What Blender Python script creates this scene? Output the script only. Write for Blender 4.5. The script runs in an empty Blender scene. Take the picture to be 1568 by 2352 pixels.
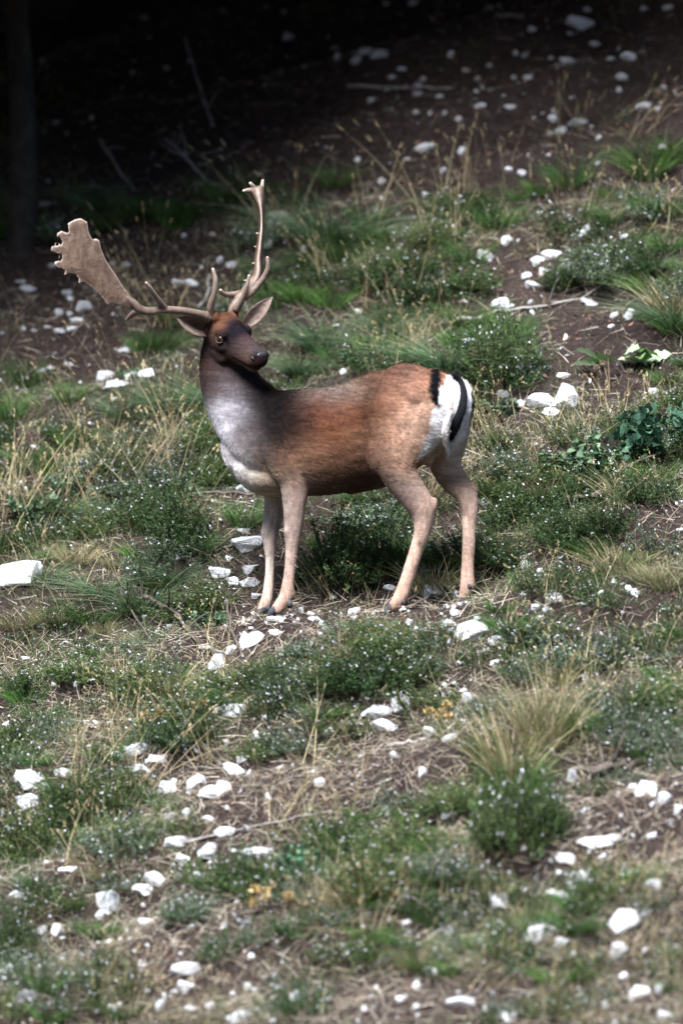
import bpy, bmesh, math, random
import numpy as np
from mathutils import Vector, Matrix
from mathutils.bvhtree import BVHTree

scene = bpy.context.scene
COL = scene.collection
rng = np.random.default_rng(11)
random.seed(11)

# ------------------------------------------------------------------ camera
PXM = 570.0                 # photo-study pixels (1568 x 2352) per metre at the deer
DIST = 26.0                 # metres from the camera to the deer
PITCH = math.radians(5.0)   # camera looks slightly down
VIEW = np.array([0.0, math.cos(PITCH), -math.sin(PITCH)])
UPV = np.array([0.0, math.sin(PITCH), math.cos(PITCH)])
W0 = np.array([(784 - 850) / PXM, 0.0, (1400 - 1176) / PXM / math.cos(PITCH)])
CAMP = W0 - VIEW * DIST
cam_d = bpy.data.cameras.new('camera')
cam = bpy.data.objects.new('camera', cam_d)
COL.objects.link(cam)
cam.location = CAMP
cam.rotation_euler = (math.pi / 2 - PITCH, 0, 0)
cam_d.sensor_fit = 'HORIZONTAL'
cam_d.sensor_width = 24.0
cam_d.lens = 24.0 * DIST / (1568 / PXM)
cam_d.clip_start = 0.5
cam_d.clip_end = 500.0
cam_d.dof.use_dof = True
cam_d.dof.focus_distance = DIST + 0.30
cam_d.dof.aperture_fstop = 1.15
scene.camera = cam

# ------------------------------------------------------------------ light
SUN_EL = math.radians(59.0)
SUN_AZ = math.radians(-158.0)      # direction the light comes FROM, measured from +Y towards +X
world = bpy.data.worlds.new('World')
scene.world = world
world.use_nodes = True
wn = world.node_tree
wn.nodes.clear()
sky = wn.nodes.new('ShaderNodeTexSky')
sky.sky_type = 'NISHITA'
sky.sun_disc = False
sky.sun_elevation = SUN_EL
sky.sun_rotation = SUN_AZ
sky.air_density = 1.0
sky.dust_density = 1.0
bg = wn.nodes.new('ShaderNodeBackground')
bg.inputs['Strength'].default_value = 0.05
wo = wn.nodes.new('ShaderNodeOutputWorld')
wn.links.new(sky.outputs[0], bg.inputs['Color'])
wn.links.new(bg.outputs[0], wo.inputs['Surface'])
sl = bpy.data.lights.new('sun', 'SUN')
sl.energy = 3.2
sl.angle = math.radians(24.0)
sl.color = (0.955, 0.975, 1.0)
sun = bpy.data.objects.new('sun', sl)
COL.objects.link(sun)
sdir = Vector((math.sin(SUN_AZ) * math.cos(SUN_EL), math.cos(SUN_AZ) * math.cos(SUN_EL), math.sin(SUN_EL)))
sun.rotation_euler = sdir.to_track_quat('Z', 'Y').to_euler()
sun.location = (0, -6, 12)
scene.view_settings.view_transform = 'Standard'
scene.view_settings.look = 'None'
scene.view_settings.gamma = 1.0
scene.view_settings.use_curve_mapping = False
scene.view_settings.exposure = 2.38
scene.render.engine = 'CYCLES'
scene.cycles.max_bounces = 6
scene.cycles.diffuse_bounces = 3
scene.cycles.transparent_max_bounces = 6

# ------------------------------------------------------------------ pixel <-> place
def ray(px, py):
    return VIEW + (px - 784) / PXM / DIST * np.array([1.0, 0, 0]) + (1176 - py) / PXM / DIST * UPV

def P(px, py, y):
    d = ray(px, py)
    return CAMP + d * ((y - CAMP[1]) / d[1])

def proj(V):
    d = np.asarray(V, float) - CAMP
    dep = d @ VIEW
    return 784 + d[..., 0] / dep * DIST * PXM, 1176 - (d @ UPV) / dep * DIST * PXM

# ------------------------------------------------------------------ noise
def _h(ix, iy, iz=0):
    with np.errstate(over='ignore'):
        n = (ix.astype(np.uint32) * np.uint32(374761393) + iy.astype(np.uint32) * np.uint32(668265263)
             + np.uint32(iz & 0xffffffff) * np.uint32(2246822519))
        n = (n ^ (n >> np.uint32(13))) * np.uint32(1274126177)
        n = n ^ (n >> np.uint32(16))
    return n.astype(np.float64) / 4294967295.0

def vn(x, y, seed=0):
    x = np.asarray(x, float) + 1000.0; y = np.asarray(y, float) + 1000.0
    ix = np.floor(x).astype(np.int64); iy = np.floor(y).astype(np.int64)
    fx = x - ix; fy = y - iy
    ux = fx * fx * (3 - 2 * fx); uy = fy * fy * (3 - 2 * fy)
    a = _h(ix, iy, seed); b = _h(ix + 1, iy, seed); c = _h(ix, iy + 1, seed); d = _h(ix + 1, iy + 1, seed)
    return (a * (1 - ux) + b * ux) * (1 - uy) + (c * (1 - ux) + d * ux) * uy

def fbm(x, y, seed=0, o=3):
    s = 0; a = 1; t = 0
    for i in range(o):
        s = s + a * vn(x * 2 ** i, y * 2 ** i, seed + i * 17); t += a; a *= 0.5
    return s / t * 2 - 1

# ------------------------------------------------------------------ terrain
FEET = [(612, 1417, .20), (634, 1414, -.02), (898, 1404, -.23), (1062, 1387, -.12)]   # where the four hooves stand
FEETP = np.array([P(*f) for f in FEET])

def base_h(x, y):
    x = np.asarray(x, float); y = np.asarray(y, float)
    # a steep bank climbing away from the camera and to the right, with a trodden shelf at the deer
    s = 0.52 * y - 0.10 * np.tanh(y / 0.35) * np.exp(-(y / 1.6) ** 2)
    lo = y < -11
    s = np.where(lo, -5.72 + 0.52 * 1.2 * (np.sqrt(((-11 - y) - 2.0) ** 2 + 1.5) - 2.35) , s)
    t = 0.27 * 9 * np.tanh(x / 9.0)
    fade = np.clip((y + 12) / 6, 0.2, 1)
    h = s + t * fade
    u = y * 0.95 - 0.08 * x + 0.30 * fbm(x * 0.8, y * 0.8, 5, 2)
    h = h + 0.042 * np.sin(u * 2 * math.pi / 0.62) * np.clip(4 - np.abs(y) * .3, 0, 1) + 0.075 * fbm(x * 0.9, y * 0.9, 1, 2) + 0.030 * fbm(x * 3.1, y * 3.1, 2, 2)
    h = h + 0.010 * fbm(x * 11, y * 11, 3, 2)
    return h

_d = np.linalg.norm(FEETP[:, None, :2] - FEETP[None, :, :2], axis=2)
_K = np.exp(-(_d / 0.22) ** 2)
_res = FEETP[:, 2] - 0.006 - base_h(FEETP[:, 0], FEETP[:, 1])
_off = _res.mean()
_w = np.linalg.solve(_K, _res - _off)

def H(x, y):
    x = np.asarray(x, float); y = np.asarray(y, float)
    h = base_h(x, y) + _off * np.exp(-((x / 30) ** 2 + (y / 30) ** 2))
    for k in range(4):
        h = h + _w[k] * np.exp(-((x - FEETP[k, 0]) ** 2 + (y - FEETP[k, 1]) ** 2) / 0.22 ** 2)
    return h

def HN(x, y, e=0.03):
    gx = (H(x + e, y) - H(x - e, y)) / (2 * e); gy = (H(x, y + e) - H(x, y - e)) / (2 * e)
    n = np.stack([-gx, -gy, np.ones_like(gx)], -1)
    return n / np.linalg.norm(n, axis=-1, keepdims=True)

_ys = np.linspace(-5.5, 9, 1500)
def hit(px, py):
    d = ray(px, py)
    t = (_ys - CAMP[1]) / d[1]
    X = CAMP[0] + d[0] * t; Z = CAMP[2] + d[2] * t
    g = Z - H(X, _ys)
    i = np.argmax(g < 0)
    if g[i] >= 0: i = len(_ys) - 1
    a = g[i - 1] / (g[i - 1] - g[i] + 1e-9) if i > 0 else 0
    y = _ys[i - 1] * (1 - a) + _ys[i] * a
    p = CAMP + d * ((y - CAMP[1]) / d[1])
    p[2] = float(H(p[0], p[1]))
    return p

# ------------------------------------------------------------------ mesh + tag helpers
def s2l(c):
    c = np.asarray(c, float) / 255.0
    return np.where(c <= 0.04045, c / 12.92, ((c + 0.055) / 1.055) ** 2.4)

def mk_mesh(name, V, F, mat=None, col=None, smooth=False):
    V = np.asarray(V, np.float32); F = np.asarray(F, np.int32)
    me = bpy.data.meshes.new(name)
    n, k = F.shape
    me.vertices.add(len(V)); me.vertices.foreach_set('co', V.ravel())
    me.loops.add(n * k); me.loops.foreach_set('vertex_index', F.ravel())
    me.polygons.add(n); me.polygons.foreach_set('loop_start', np.arange(0, n * k, k, dtype=np.int32))
    try: me.polygons.foreach_set('loop_total', np.full(n, k, np.int32))
    except Exception: pass
    if smooth: me.polygons.foreach_set('use_smooth', np.ones(n, bool))
    me.update(calc_edges=True)
    if col is not None:
        a = me.color_attributes.new('Col', 'FLOAT_COLOR', 'POINT')
        c = np.ones((len(V), 4), np.float32); c[:, :3] = col
        a.data.foreach_set('color', c.ravel())
    if mat is not None: me.materials.append(mat)
    return me

def link(name, me, parent=None, loc=None):
    o = bpy.data.objects.new(name, me)
    COL.objects.link(o)
    if parent is not None: o.parent = parent
    if loc is not None: o.location = loc
    return o

def tag(o, label, cat, group=None, kind=None):
    if label: o['label'] = label
    if cat: o['category'] = cat
    if group: o['group'] = group
    if kind: o['kind'] = kind
    return o

def join(parts):
    V = []; F = []; C = []; n = 0
    for p in parts:
        V.append(p[0]); F.append(p[1] + n); n += len(p[0])
        if len(p) > 2: C.append(np.broadcast_to(p[2], (len(p[0]), 3)))
    return np.concatenate(V), np.concatenate(F), (np.concatenate(C) if C else None)

def unit(v):
    return v / (np.linalg.norm(v, axis=-1, keepdims=True) + 1e-12)

def resample(pts, m):
    """Catmull-Rom through rows of pts (any width), m steps per span."""
    p = np.asarray(pts, float)
    if len(p) < 3: 
        return np.array([p[0] + (p[-1] - p[0]) * t for t in np.linspace(0, 1, m + 1)])
    q = np.vstack([2 * p[0] - p[1], p, 2 * p[-1] - p[-2]])
    out = []
    for i in range(1, len(q) - 2):
        for t in np.arange(m) / m:
            out.append(0.5 * ((2 * q[i]) + (-q[i-1] + q[i+1]) * t + (2*q[i-1] - 5*q[i] + 4*q[i+1] - q[i+2]) * t*t
                              + (-q[i-1] + 3*q[i] - 3*q[i+1] + q[i+2]) * t**3))
    out.append(p[-1])
    return np.array(out)

def tube(st, bref, n=18, m=4, cap=0.6):
    """st rows: x,y,z,hw,hd ; hd lies along bref, hw across; quads + fan caps as quads."""
    r = resample(st, m); r[:, 3:] = np.maximum(r[:, 3:], 1e-4)
    c = r[:, :3]; t = unit(np.gradient(c, axis=0))
    b = np.broadcast_to(np.asarray(bref, float), t.shape)
    b = unit(b - t * np.sum(b * t, 1, keepdims=True)); a = np.cross(t, b)
    th = np.arange(n) * 2 * math.pi / n
    rings = []
    def ring(i, sc, sh):
        return c[i] + t[i] * sh + a[i] * (r[i, 3] * sc) * np.cos(th)[:, None] + b[i] * (r[i, 4] * sc) * np.sin(th)[:, None]
    e0 = min(r[0, 3], r[0, 4]) * cap; e1 = min(r[-1, 3], r[-1, 4]) * cap
    rings += [ring(0, .05, -e0), ring(0, .55, -e0 * .8), ring(0, .85, -e0 * .45)]
    rings += [ring(i, 1, 0) for i in range(len(c))]
    rings += [ring(-1, .85, e1 * .45), ring(-1, .55, e1 * .8), ring(-1, .05, e1)]
    V = np.concatenate(rings); k = len(rings); F = []
    for i in range(k - 1):
        j = np.arange(n); j2 = (j + 1) % n
        F.append(np.stack([i*n + j, i*n + j2, (i+1)*n + j2, (i+1)*n + j], 1))
    h = n // 2
    for q in range(h - 1):
        F.append(np.array([[0*n + q, 0*n + q, 0, 0]])[:0])
    F = np.concatenate(F)
    # close the tiny end holes
    ends = []
    for off in (0, (k - 1) * n):
        for q in range(1, n - 1, 2):
            f = [off, off + q, off + q + 1, off + (q + 2) % n]
            if f[3] == off: f = [off, off + q, off + q + 1, off + q + 1]
            if len(set(f)) == 4: ends.append(f if off else f[::-1])
    if ends: F = np.concatenate([F, np.array(ends)])
    return V, F

def ellipsoid(c, ax, n=14, m=9):
    """ax: 3x3 rows = half axes."""
    V = []; F = []
    for i in range(m + 1):
        ph = math.pi * (i / m) * .998 + .001 * math.pi
        for j in range(n):
            th = 2 * math.pi * j / n
            V.append(c + ax[0] * math.sin(ph) * math.cos(th) + ax[1] * math.sin(ph) * math.sin(th) + ax[2] * math.cos(ph))
    for i in range(m):
        for j in range(n):
            F.append([i*n + j, (i+1)*n + j, (i+1)*n + (j+1) % n, i*n + (j+1) % n])
    return np.array(V), np.array(F)

# ------------------------------------------------------------------ materials
def new_mat(name):
    m = bpy.data.materials.new(name); m.use_nodes = True
    nt = m.node_tree; nt.nodes.clear()
    o = nt.nodes.new('ShaderNodeOutputMaterial')
    b = nt.nodes.new('ShaderNodeBsdfPrincipled')
    nt.links.new(b.outputs[0], o.inputs[0])
    return m, nt, b

def nd(nt, t, **kw):
    n = nt.nodes.new(t)
    for k, v in kw.items():
        if k in n.inputs: n.inputs[k].default_value = v
        else: setattr(n, k, v)
    return n

def ramp(nt, stops):
    r = nt.nodes.new('ShaderNodeValToRGB')
    e = r.color_ramp.elements
    while len(e) < len(stops): e.new(0.5)
    for i, (p, c) in enumerate(stops):
        e[i].position = p; e[i].color = (*c, 1)
    return r

def leaf_mat(name, trans=0.25, rough=0.6, var=0.25, spec=0.25):
    """vertex colour x per-object variation, some light through the leaf"""
    m, nt, b = new_mat(name)
    at = nd(nt, 'ShaderNodeAttribute', attribute_name='Col')
    oi = nt.nodes.new('ShaderNodeObjectInfo')
    mp = nd(nt, 'ShaderNodeMapRange'); mp.inputs['To Min'].default_value = 1 - var; mp.inputs['To Max'].default_value = 1 + var
    nt.links.new(oi.outputs['Random'], mp.inputs['Value'])
    hs = nd(nt, 'ShaderNodeHueSaturation')
    nt.links.new(mp.outputs[0], hs.inputs['Value']); nt.links.new(at.outputs['Color'], hs.inputs['Color'])
    mh = nd(nt, 'ShaderNodeMapRange'); mh.inputs['To Min'].default_value = 0.485; mh.inputs['To Max'].default_value = 0.515
    wn_ = nd(nt, 'ShaderNodeTexWhiteNoise'); wn_.noise_dimensions = '1D'
    nt.links.new(oi.outputs['Random'], wn_.inputs['W']); nt.links.new(wn_.outputs['Value'], mh.inputs['Value'])
    nt.links.new(mh.outputs[0], hs.inputs['Hue'])
    nt.links.new(hs.outputs[0], b.inputs['Base Color'])
    b.inputs['Roughness'].default_value = rough
    b.inputs['Specular IOR Level'].default_value = spec
    if trans > 0:
        tr = nt.nodes.new('ShaderNodeBsdfTranslucent'); mx = nt.nodes.new('ShaderNodeMixShader')
        mx.inputs[0].default_value = trans
        nt.links.new(hs.outputs[0], tr.inputs['Color'])
        nt.links.new(b.outputs[0], mx.inputs[1]); nt.links.new(tr.outputs[0], mx.inputs[2])
        nt.links.new(mx.outputs[0], nt.nodes['Material Output'].inputs[0])
    return m

def soil_mat():
    m, nt, b = new_mat('soil')
    tc = nt.nodes.new('ShaderNodeTexCoord')
    n1 = nd(nt, 'ShaderNodeTexNoise', Scale=2.2, Detail=6.0, Roughness=0.65)
    n2 = nd(nt, 'ShaderNodeTexNoise', Scale=26.0, Detail=8.0, Roughness=0.75)
    n3 = nd(nt, 'ShaderNodeTexVoronoi', Scale=70.0)
    for n in (n1, n2, n3): nt.links.new(tc.outputs['Object'], n.inputs['Vector'])
    r1 = ramp(nt, [(.3, (.010, .0065, .006)), (.55, (.028, .0175, .015)), (.75, (.052, .036, .030))])
    r2 = ramp(nt, [(.3, (.007, .005, .0045)), (.5, (.026, .018, .016)), (.68, (.070, .054, .047)), (.85, (.16, .135, .12))])
    nt.links.new(n1.outputs[0], r1.inputs[0]); nt.links.new(n2.outputs[0], r2.inputs[0])
    mx = nd(nt, 'ShaderNodeMix', data_type='RGBA'); mx.inputs[0].default_value = 0.55
    nt.links.new(r1.outputs[0], mx.inputs[6]); nt.links.new(r2.outputs[0], mx.inputs[7])
    nt.links.new(mx.outputs[2], b.inputs['Base Color'])
    b.inputs['Roughness'].default_value = 0.95; b.inputs['Specular IOR Level'].default_value = 0.15
    bp = nd(nt, 'ShaderNodeBump', Strength=0.8, Distance=0.02)
    ad = nd(nt, 'ShaderNodeMath', operation='ADD')
    nt.links.new(n2.outputs[0], ad.inputs[0]); nt.links.new(n3.outputs[0], ad.inputs[1])
    nt.links.new(ad.outputs[0], bp.inputs['Height']); nt.links.new(bp.outputs[0], b.inputs['Normal'])
    return m

def rock_mat():
    m, nt, b = new_mat('limestone')
    tc = nt.nodes.new('ShaderNodeTexCoord'); oi = nt.nodes.new('ShaderNodeObjectInfo')
    va = nd(nt, 'ShaderNodeVectorMath', operation='ADD')
    sc = nd(nt, 'ShaderNodeVectorMath', operation='SCALE'); sc.inputs['Scale'].default_value = 9.0
    nt.links.new(oi.outputs['Location'], sc.inputs[0])
    nt.links.new(tc.outputs['Object'], va.inputs[0]); nt.links.new(sc.outputs[0], va.inputs[1])
    n1 = nd(nt, 'ShaderNodeTexNoise', Scale=1.3, Detail=6.0, Roughness=0.7)
    n2 = nd(nt, 'ShaderNodeTexNoise', Scale=6.0, Detail=8.0, Roughness=0.75)
    for n in (n1, n2): nt.links.new(va.outputs[0], n.inputs['Vector'])
    r1 = ramp(nt, [(.30, (.46, .455, .46)), (.44, (.74, .74, .755)), (.70, (.85, .85, .865))])
    r2 = ramp(nt, [(.28, (.45, .41, .38)), (.40, (1, 1, 1))])
    nt.links.new(n1.outputs[0], r1.inputs[0]); nt.links.new(n2.outputs[0], r2.inputs[0])
    mx = nd(nt, 'ShaderNodeMix', data_type='RGBA', blend_type='MULTIPLY'); mx.inputs[0].default_value = 0.55
    nt.links.new(r1.outputs[0], mx.inputs[6]); nt.links.new(r2.outputs[0], mx.inputs[7])
    n4 = nd(nt, 'ShaderNodeTexNoise', Scale=2.1, Detail=4.0); nt.links.new(va.outputs[0], n4.inputs['Vector'])
    r4 = ramp(nt, [(.56, (0, 0, 0)), (.72, (.6, .6, .6))]); nt.links.new(n4.outputs[0], r4.inputs[0])
    rv = nd(nt, 'ShaderNodeMapRange'); rv.inputs['To Min'].default_value = .62; rv.inputs['To Max'].default_value = 1.05
    nt.links.new(oi.outputs['Random'], rv.inputs['Value'])
    hv = nd(nt, 'ShaderNodeHueSaturation'); nt.links.new(rv.outputs[0], hv.inputs['Value']); nt.links.new(mx.outputs[2], hv.inputs['Color'])
    m4 = nd(nt, 'ShaderNodeMix', data_type='RGBA'); m4.inputs[7].default_value = (.20, .155, .12, 1)
    nt.links.new(r4.outputs[0], m4.inputs[0]); nt.links.new(hv.outputs[0], m4.inputs[6])
    nt.links.new(m4.outputs[2], b.inputs['Base Color'])
    b.inputs['Roughness'].default_value = 0.9; b.inputs['Specular IOR Level'].default_value = 0.2
    bp = nd(nt, 'ShaderNodeBump', Strength=0.6, Distance=0.09)
    nt.links.new(n2.outputs[0], bp.inputs['Height']); nt.links.new(bp.outputs[0], b.inputs['Normal'])
    return m

def bark_mat(name, dark, light, scale=8.0):
    m, nt, b = new_mat(name)
    tc = nt.nodes.new('ShaderNodeTexCoord')
    n1 = nd(nt, 'ShaderNodeTexNoise', Scale=scale, Detail=8.0, Roughness=0.7, Distortion=0.6)
    nt.links.new(tc.outputs['Object'], n1.inputs['Vector'])
    r = ramp(nt, [(.32, dark), (.68, light)])
    nt.links.new(n1.outputs[0], r.inputs[0]); nt.links.new(r.outputs[0], b.inputs['Base Color'])
    b.inputs['Roughness'].default_value = 0.9; b.inputs['Specular IOR Level'].default_value = 0.2
    bp = nd(nt, 'ShaderNodeBump', Strength=0.7, Distance=0.01)
    nt.links.new(n1.outputs[0], bp.inputs['Height']); nt.links.new(bp.outputs[0], b.inputs['Normal'])
    return m

M_SOIL = soil_mat(); M_ROCK = rock_mat()
M_LEAF = leaf_mat('foliage', 0.2)
M_GRASS = leaf_mat('grass_blade', 0.25, 0.55)
M_STRAW = leaf_mat('dry_straw', 0.15, 0.7, 0.12)
M_FLOWER = leaf_mat('white_petal', 0.2, 0.7, 0.05)
M_TWIG = bark_mat('twig_bark', (.035, .026, .022), (.13, .105, .09), 30)
M_GREYWOOD = bark_mat('weathered_wood', (.10, .09, .085), (.34, .31, .29), 22)
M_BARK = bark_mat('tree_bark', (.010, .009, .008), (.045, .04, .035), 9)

# ------------------------------------------------------------------ ground
def axis_lines(fine0, fine1, step, far0, far1, grow=1.14):
    a = list(np.arange(fine0, fine1 + 1e-6, step))
    s = step; v = a[-1]
    while v < far1: s *= grow; v += s; a.append(v)
    s = step; v = a[0]; b = []
    while v > far0: s *= grow; v -= s; b.append(v)
    return np.array(b[::-1] + a)

gx = axis_lines(-2.3, 2.3, 0.022, -90, 90)
gy = axis_lines(-3.4, 5.4, 0.022, -95, 85)
GX, GY = np.meshgrid(gx, gy, indexing='xy')
GZ = H(GX, GY)
gv = np.stack([GX.ravel(), GY.ravel(), GZ.ravel()], 1)
nx, ny = len(gx), len(gy)
ii, jj = np.meshgrid(np.arange(nx - 1), np.arange(ny - 1))
q = (jj * nx + ii).ravel()
gf = np.stack([q, q + 1, q + nx + 1, q + nx], 1)
ground = link('ground', mk_mesh('ground', gv, gf, M_SOIL, smooth=True))
tag(ground, 'steep brown hillside of dark bare soil and litter', 'ground', kind='structure')
# ------------------------------------------------------------------ generic leaf / blade geometry
def blades(base, d0, L, W, bend, col, seg=3, tipcol=None):
    """curved tapering blades; base,d0,bend (N,3); L,W (N,)"""
    N = len(base); k = seg + 1
    t = np.linspace(0, 1, k)
    p = base[:, None] + d0[:, None] * (L[:, None] * t)[..., None] + bend[:, None] * (L[:, None] * t ** 2)[..., None]
    r = unit(np.cross(d0, rng.normal(size=(N, 3))))
    w = W[:, None] * np.clip(1.02 - t ** 1.7, 0.06, 1)
    V = np.stack([p - r[:, None] * w[..., None] / 2, p + r[:, None] * w[..., None] / 2], 2).reshape(N, k * 2, 3)
    f = np.array([[2*i, 2*i + 1, 2*i + 3, 2*i + 2] for i in range(seg)])
    F = (np.arange(N)[:, None, None] * (2 * k) + f[None]).reshape(-1, 4)
    c0 = np.broadcast_to(np.asarray(col, float), (N, 3))
    c1 = c0 if tipcol is None else np.broadcast_to(np.asarray(tipcol, float), (N, 3))
    C = c0[:, None] * (1 - t[None, :, None]) + c1[:, None] * t[None, :, None]
    C = np.repeat(C[:, :, None], 2, 2).reshape(N * 2 * k, 3)
    return V.reshape(-1, 3), F, C

def leaves(pos, d, L, W, col, fold=0.25):
    N = len(pos)
    r = unit(np.cross(d, rng.normal(size=(N, 3)))); n = np.cross(r, d)
    b = pos; tip = pos + d * L[:, None]; mid = pos + d * (L * .5)[:, None] + n * (W * fold)[:, None]
    V = np.stack([b, mid + r * (W / 2)[:, None], tip, mid - r * (W / 2)[:, None]], 1).reshape(-1, 3)
    F = np.arange(N * 4).reshape(N, 4)
    C = np.repeat(np.broadcast_to(np.asarray(col, float), (N, 3)), 4, 0)
    return V, F, C

def rdir(N, up=0.0, spread=1.0):
    v = rng.normal(size=(N, 3)) * spread; v[:, 2] += up
    return unit(v)

def pick(cols, N, jit=0.18):
    c = np.asarray([s2l(x) for x in cols])[rng.integers(0, len(cols), N)]
    gm = (c[:, 1] > c[:, 0]) & (c[:, 0] < .25)        # living greens: a little deeper and cooler
    c = np.where(gm[:, None], c * np.array([.55, .65, .57]), c)
    dm = (~gm) & (c[:, 0] < .6)                          # dead straw: weathered, greyer
    lum = c.mean(1, keepdims=True)
    c = np.where(dm[:, None], (lum + (c - lum) * .9) * .74, c)
    return c * (1 + rng.normal(size=(N, 1)) * jit).clip(0.4, 1.7)

# ------------------------------------------------------------------ copies
def children(o, idx):
    return idx.get(o.name, [])

def copy_thing(proto, loc, rotz, scale, label, group, rx=0, ry=0):
    r = proto.copy(); COL.objects.link(r)
    r.location = loc; r.rotation_euler = (rx, ry, rotz); r.scale = scale
    r['label'] = label
    if group: r['group'] = group
    elif 'group' in r: del r['group']
    r.scale = (scale[0] * random.uniform(.85, 1.35), scale[1], scale[2] * random.uniform(.85, 1.15))
    for ch in PROTO_CH[proto.name]:
        c = ch.copy(); COL.objects.link(c); c.parent = r
    return r

PROTO_CH = {}
PROTOS = []
def proto_thing(name, parts, cat):
    """parts: list of (name, mesh)"""
    e = bpy.data.objects.new(name, None); COL.objects.link(e)
    e['category'] = cat; e.empty_display_size = 0.05
    PROTO_CH[e.name] = []
    for n, me, *kd in parts:
        c = link(n, me, e)
        if kd: c['kind'] = kd[0]
        PROTO_CH[e.name].append(c)
    PROTOS.append(e)
    return e

def drop_protos():
    for e in PROTOS:
        for c in PROTO_CH[e.name]: bpy.data.objects.remove(c)
        bpy.data.objects.remove(e)

# ------------------------------------------------------------------ woodland above the clearing
def make_tree_meshes(seed, R=2.3, H0=2.0):
    r = np.random.default_rng(seed)
    parts = []
    trunk = [(0, 0, -.5, .20, .20), (0.02, .03, .3, .16, .16), (.06, -.04, 1.4, .135, .135), (-.03, .05, 2.6, .11, .11), (.05, 0, 4.0, .07, .07), (.02, .06, 5.6, .025, .025)]
    parts.append(tube(trunk, (1, 0, 0), 12, 4))
    tips = []
    for k in range(26):
        z = 2.0 + 3.3 * (k / 25) ; az = k * 2.4 + r.uniform(-.4, .4); ln = R * (1.05 - .45 * abs(z - 2.6) / 2.8) * r.uniform(.75, 1.1)
        d = np.array([math.cos(az), math.sin(az), r.uniform(-.1, .35)])
        b = np.array([0.02, 0.02, z]); pts = []
        for i in range(5):
            t = i / 4; p = b + d * ln * t + np.array([0, 0, -.25 * ln * t * t * .8]) + r.normal(size=3) * .05 * t
            rr = .045 * (1 - t) + .008
            pts.append((*p, rr, rr))
            if i: tips.append(p)
        parts.append(tube(pts, (0, 0, 1), 6, 2))
    V, F, _ = join(parts)
    trunk_me = mk_mesh('trunk', V, F, M_BARK, smooth=True)
    tips = np.array(tips)
    N = 30000
    c = tips[r.integers(0, len(tips), N)]
    pos = c + r.normal(size=(N, 3)) * np.array([.34, .34, .26])
    d = unit(r.normal(size=(N, 3)) + np.array([0, 0, -.5]))
    Vl, Fl, Cl = leaves(pos, d, r.uniform(.06, .11, N), r.uniform(.04, .075, N), pick([(36, 48, 34), (30, 42, 30), (42, 54, 36), (26, 38, 28)], N))
    return trunk_me, mk_mesh('crown', Vl, Fl, M_LEAF, Cl)

TREES = [make_tree_meshes(5, 2.9), make_tree_meshes(8, 3.1)]
def edge_tree(x, y, reach, seed, label, group):
    """a young tree of the wood edge, its boughs shaped to shade the slope, leaves cut away below the top of view"""
    r = np.random.default_rng(seed); z0 = float(H(x, y)) - .05
    e = bpy.data.objects.new('tree', None); COL.objects.link(e); e.location = (x, y, z0)
    tag(e, label, 'tree', group)
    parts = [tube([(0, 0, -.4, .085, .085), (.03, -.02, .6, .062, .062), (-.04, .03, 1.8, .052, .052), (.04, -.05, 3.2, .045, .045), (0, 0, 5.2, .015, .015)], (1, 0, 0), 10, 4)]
    tips = []
    for k in range(40):
        zs = max(3.0 - z0, .9) + 2.6 * r.uniform() ** 1.3
        az = -math.pi / 2 + r.normal() * .75 if k < 28 else r.uniform(0, 6.28)
        ln = reach * r.uniform(.55, 1.08) if k < 28 else r.uniform(1.2, 2.2)
        ze = max(2.95 - z0, zs - r.uniform(-.2, .7))
        pts = []
        for i in range(6):
            t = i / 5; p = np.array([math.cos(az) * ln * t, math.sin(az) * ln * t, zs + (ze - zs) * t + .12 * math.sin(t * 3.1)]) + r.normal(size=3) * .04 * t
            pts.append((*p, .026 * (1 - t) + .005, .026 * (1 - t) + .005))
            if i > 1: tips.append(p)
        parts.append(tube(pts, (0, 0, 1), 5, 1))
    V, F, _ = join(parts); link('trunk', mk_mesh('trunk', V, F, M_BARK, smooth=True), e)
    tips = np.array(tips); N = 20000
    pos = tips[r.integers(0, len(tips), N)] + r.normal(size=(N, 3)) * np.array([.24, .24, .20])
    pos = pos[pos[:, 2] + z0 > 2.74 + .08 * r.uniform(size=N)]; N = len(pos)  # drop low leaves so the shading boughs stay out of view
    V, F, C = leaves(pos, unit(r.normal(size=(N, 3)) + np.array([0, 0, -.3])), r.uniform(.06, .10, N), r.uniform(.04, .07, N), pick([(50, 66, 44), (40, 56, 38), (58, 72, 48)], N))
    link('crown', mk_mesh('crown', V, F, M_LEAF, C), e)
gl = 'leafy young tree of the wood edge, unseen boughs shaped to shade the top of the slope'
for k, (x, y, rc) in enumerate([(-4.9, 3.4, 2.3), (-3.6, 3.6, 2.7), (-2.5, 4.5, 3.6), (-1.5, 5.3, 4.0), (-0.5, 5.5, 3.6), (0.6, 5.2, 3.2), (1.7, 5.0, 2.9), (2.9, 4.7, 2.6), (4.2, 4.4, 2.3)]):
    edge_tree(x, y, rc + .3, 300 + k, gl, 'young trees along the wood edge')  # reach of each tree sets where the slope's shade begins
_tp = hit(40, 565)
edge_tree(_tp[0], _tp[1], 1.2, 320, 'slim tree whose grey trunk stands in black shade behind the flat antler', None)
tree_spots = [(-6.6, 2.4, 3.3, 1.2, 1), (-4.2, 6.6, 1.0, 1.2, 0), (-2.0, 7.6, 1.4, 1.25, 0), (0.2, 7.4, 0.2, 1.25, 1), (2.4, 7.2, 2.0, 1.25, 0), (5.2, 6.2, 3.0, 1.2, 1), (-7.0, 5.2, 5.6, 1.2, 0)]
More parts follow.
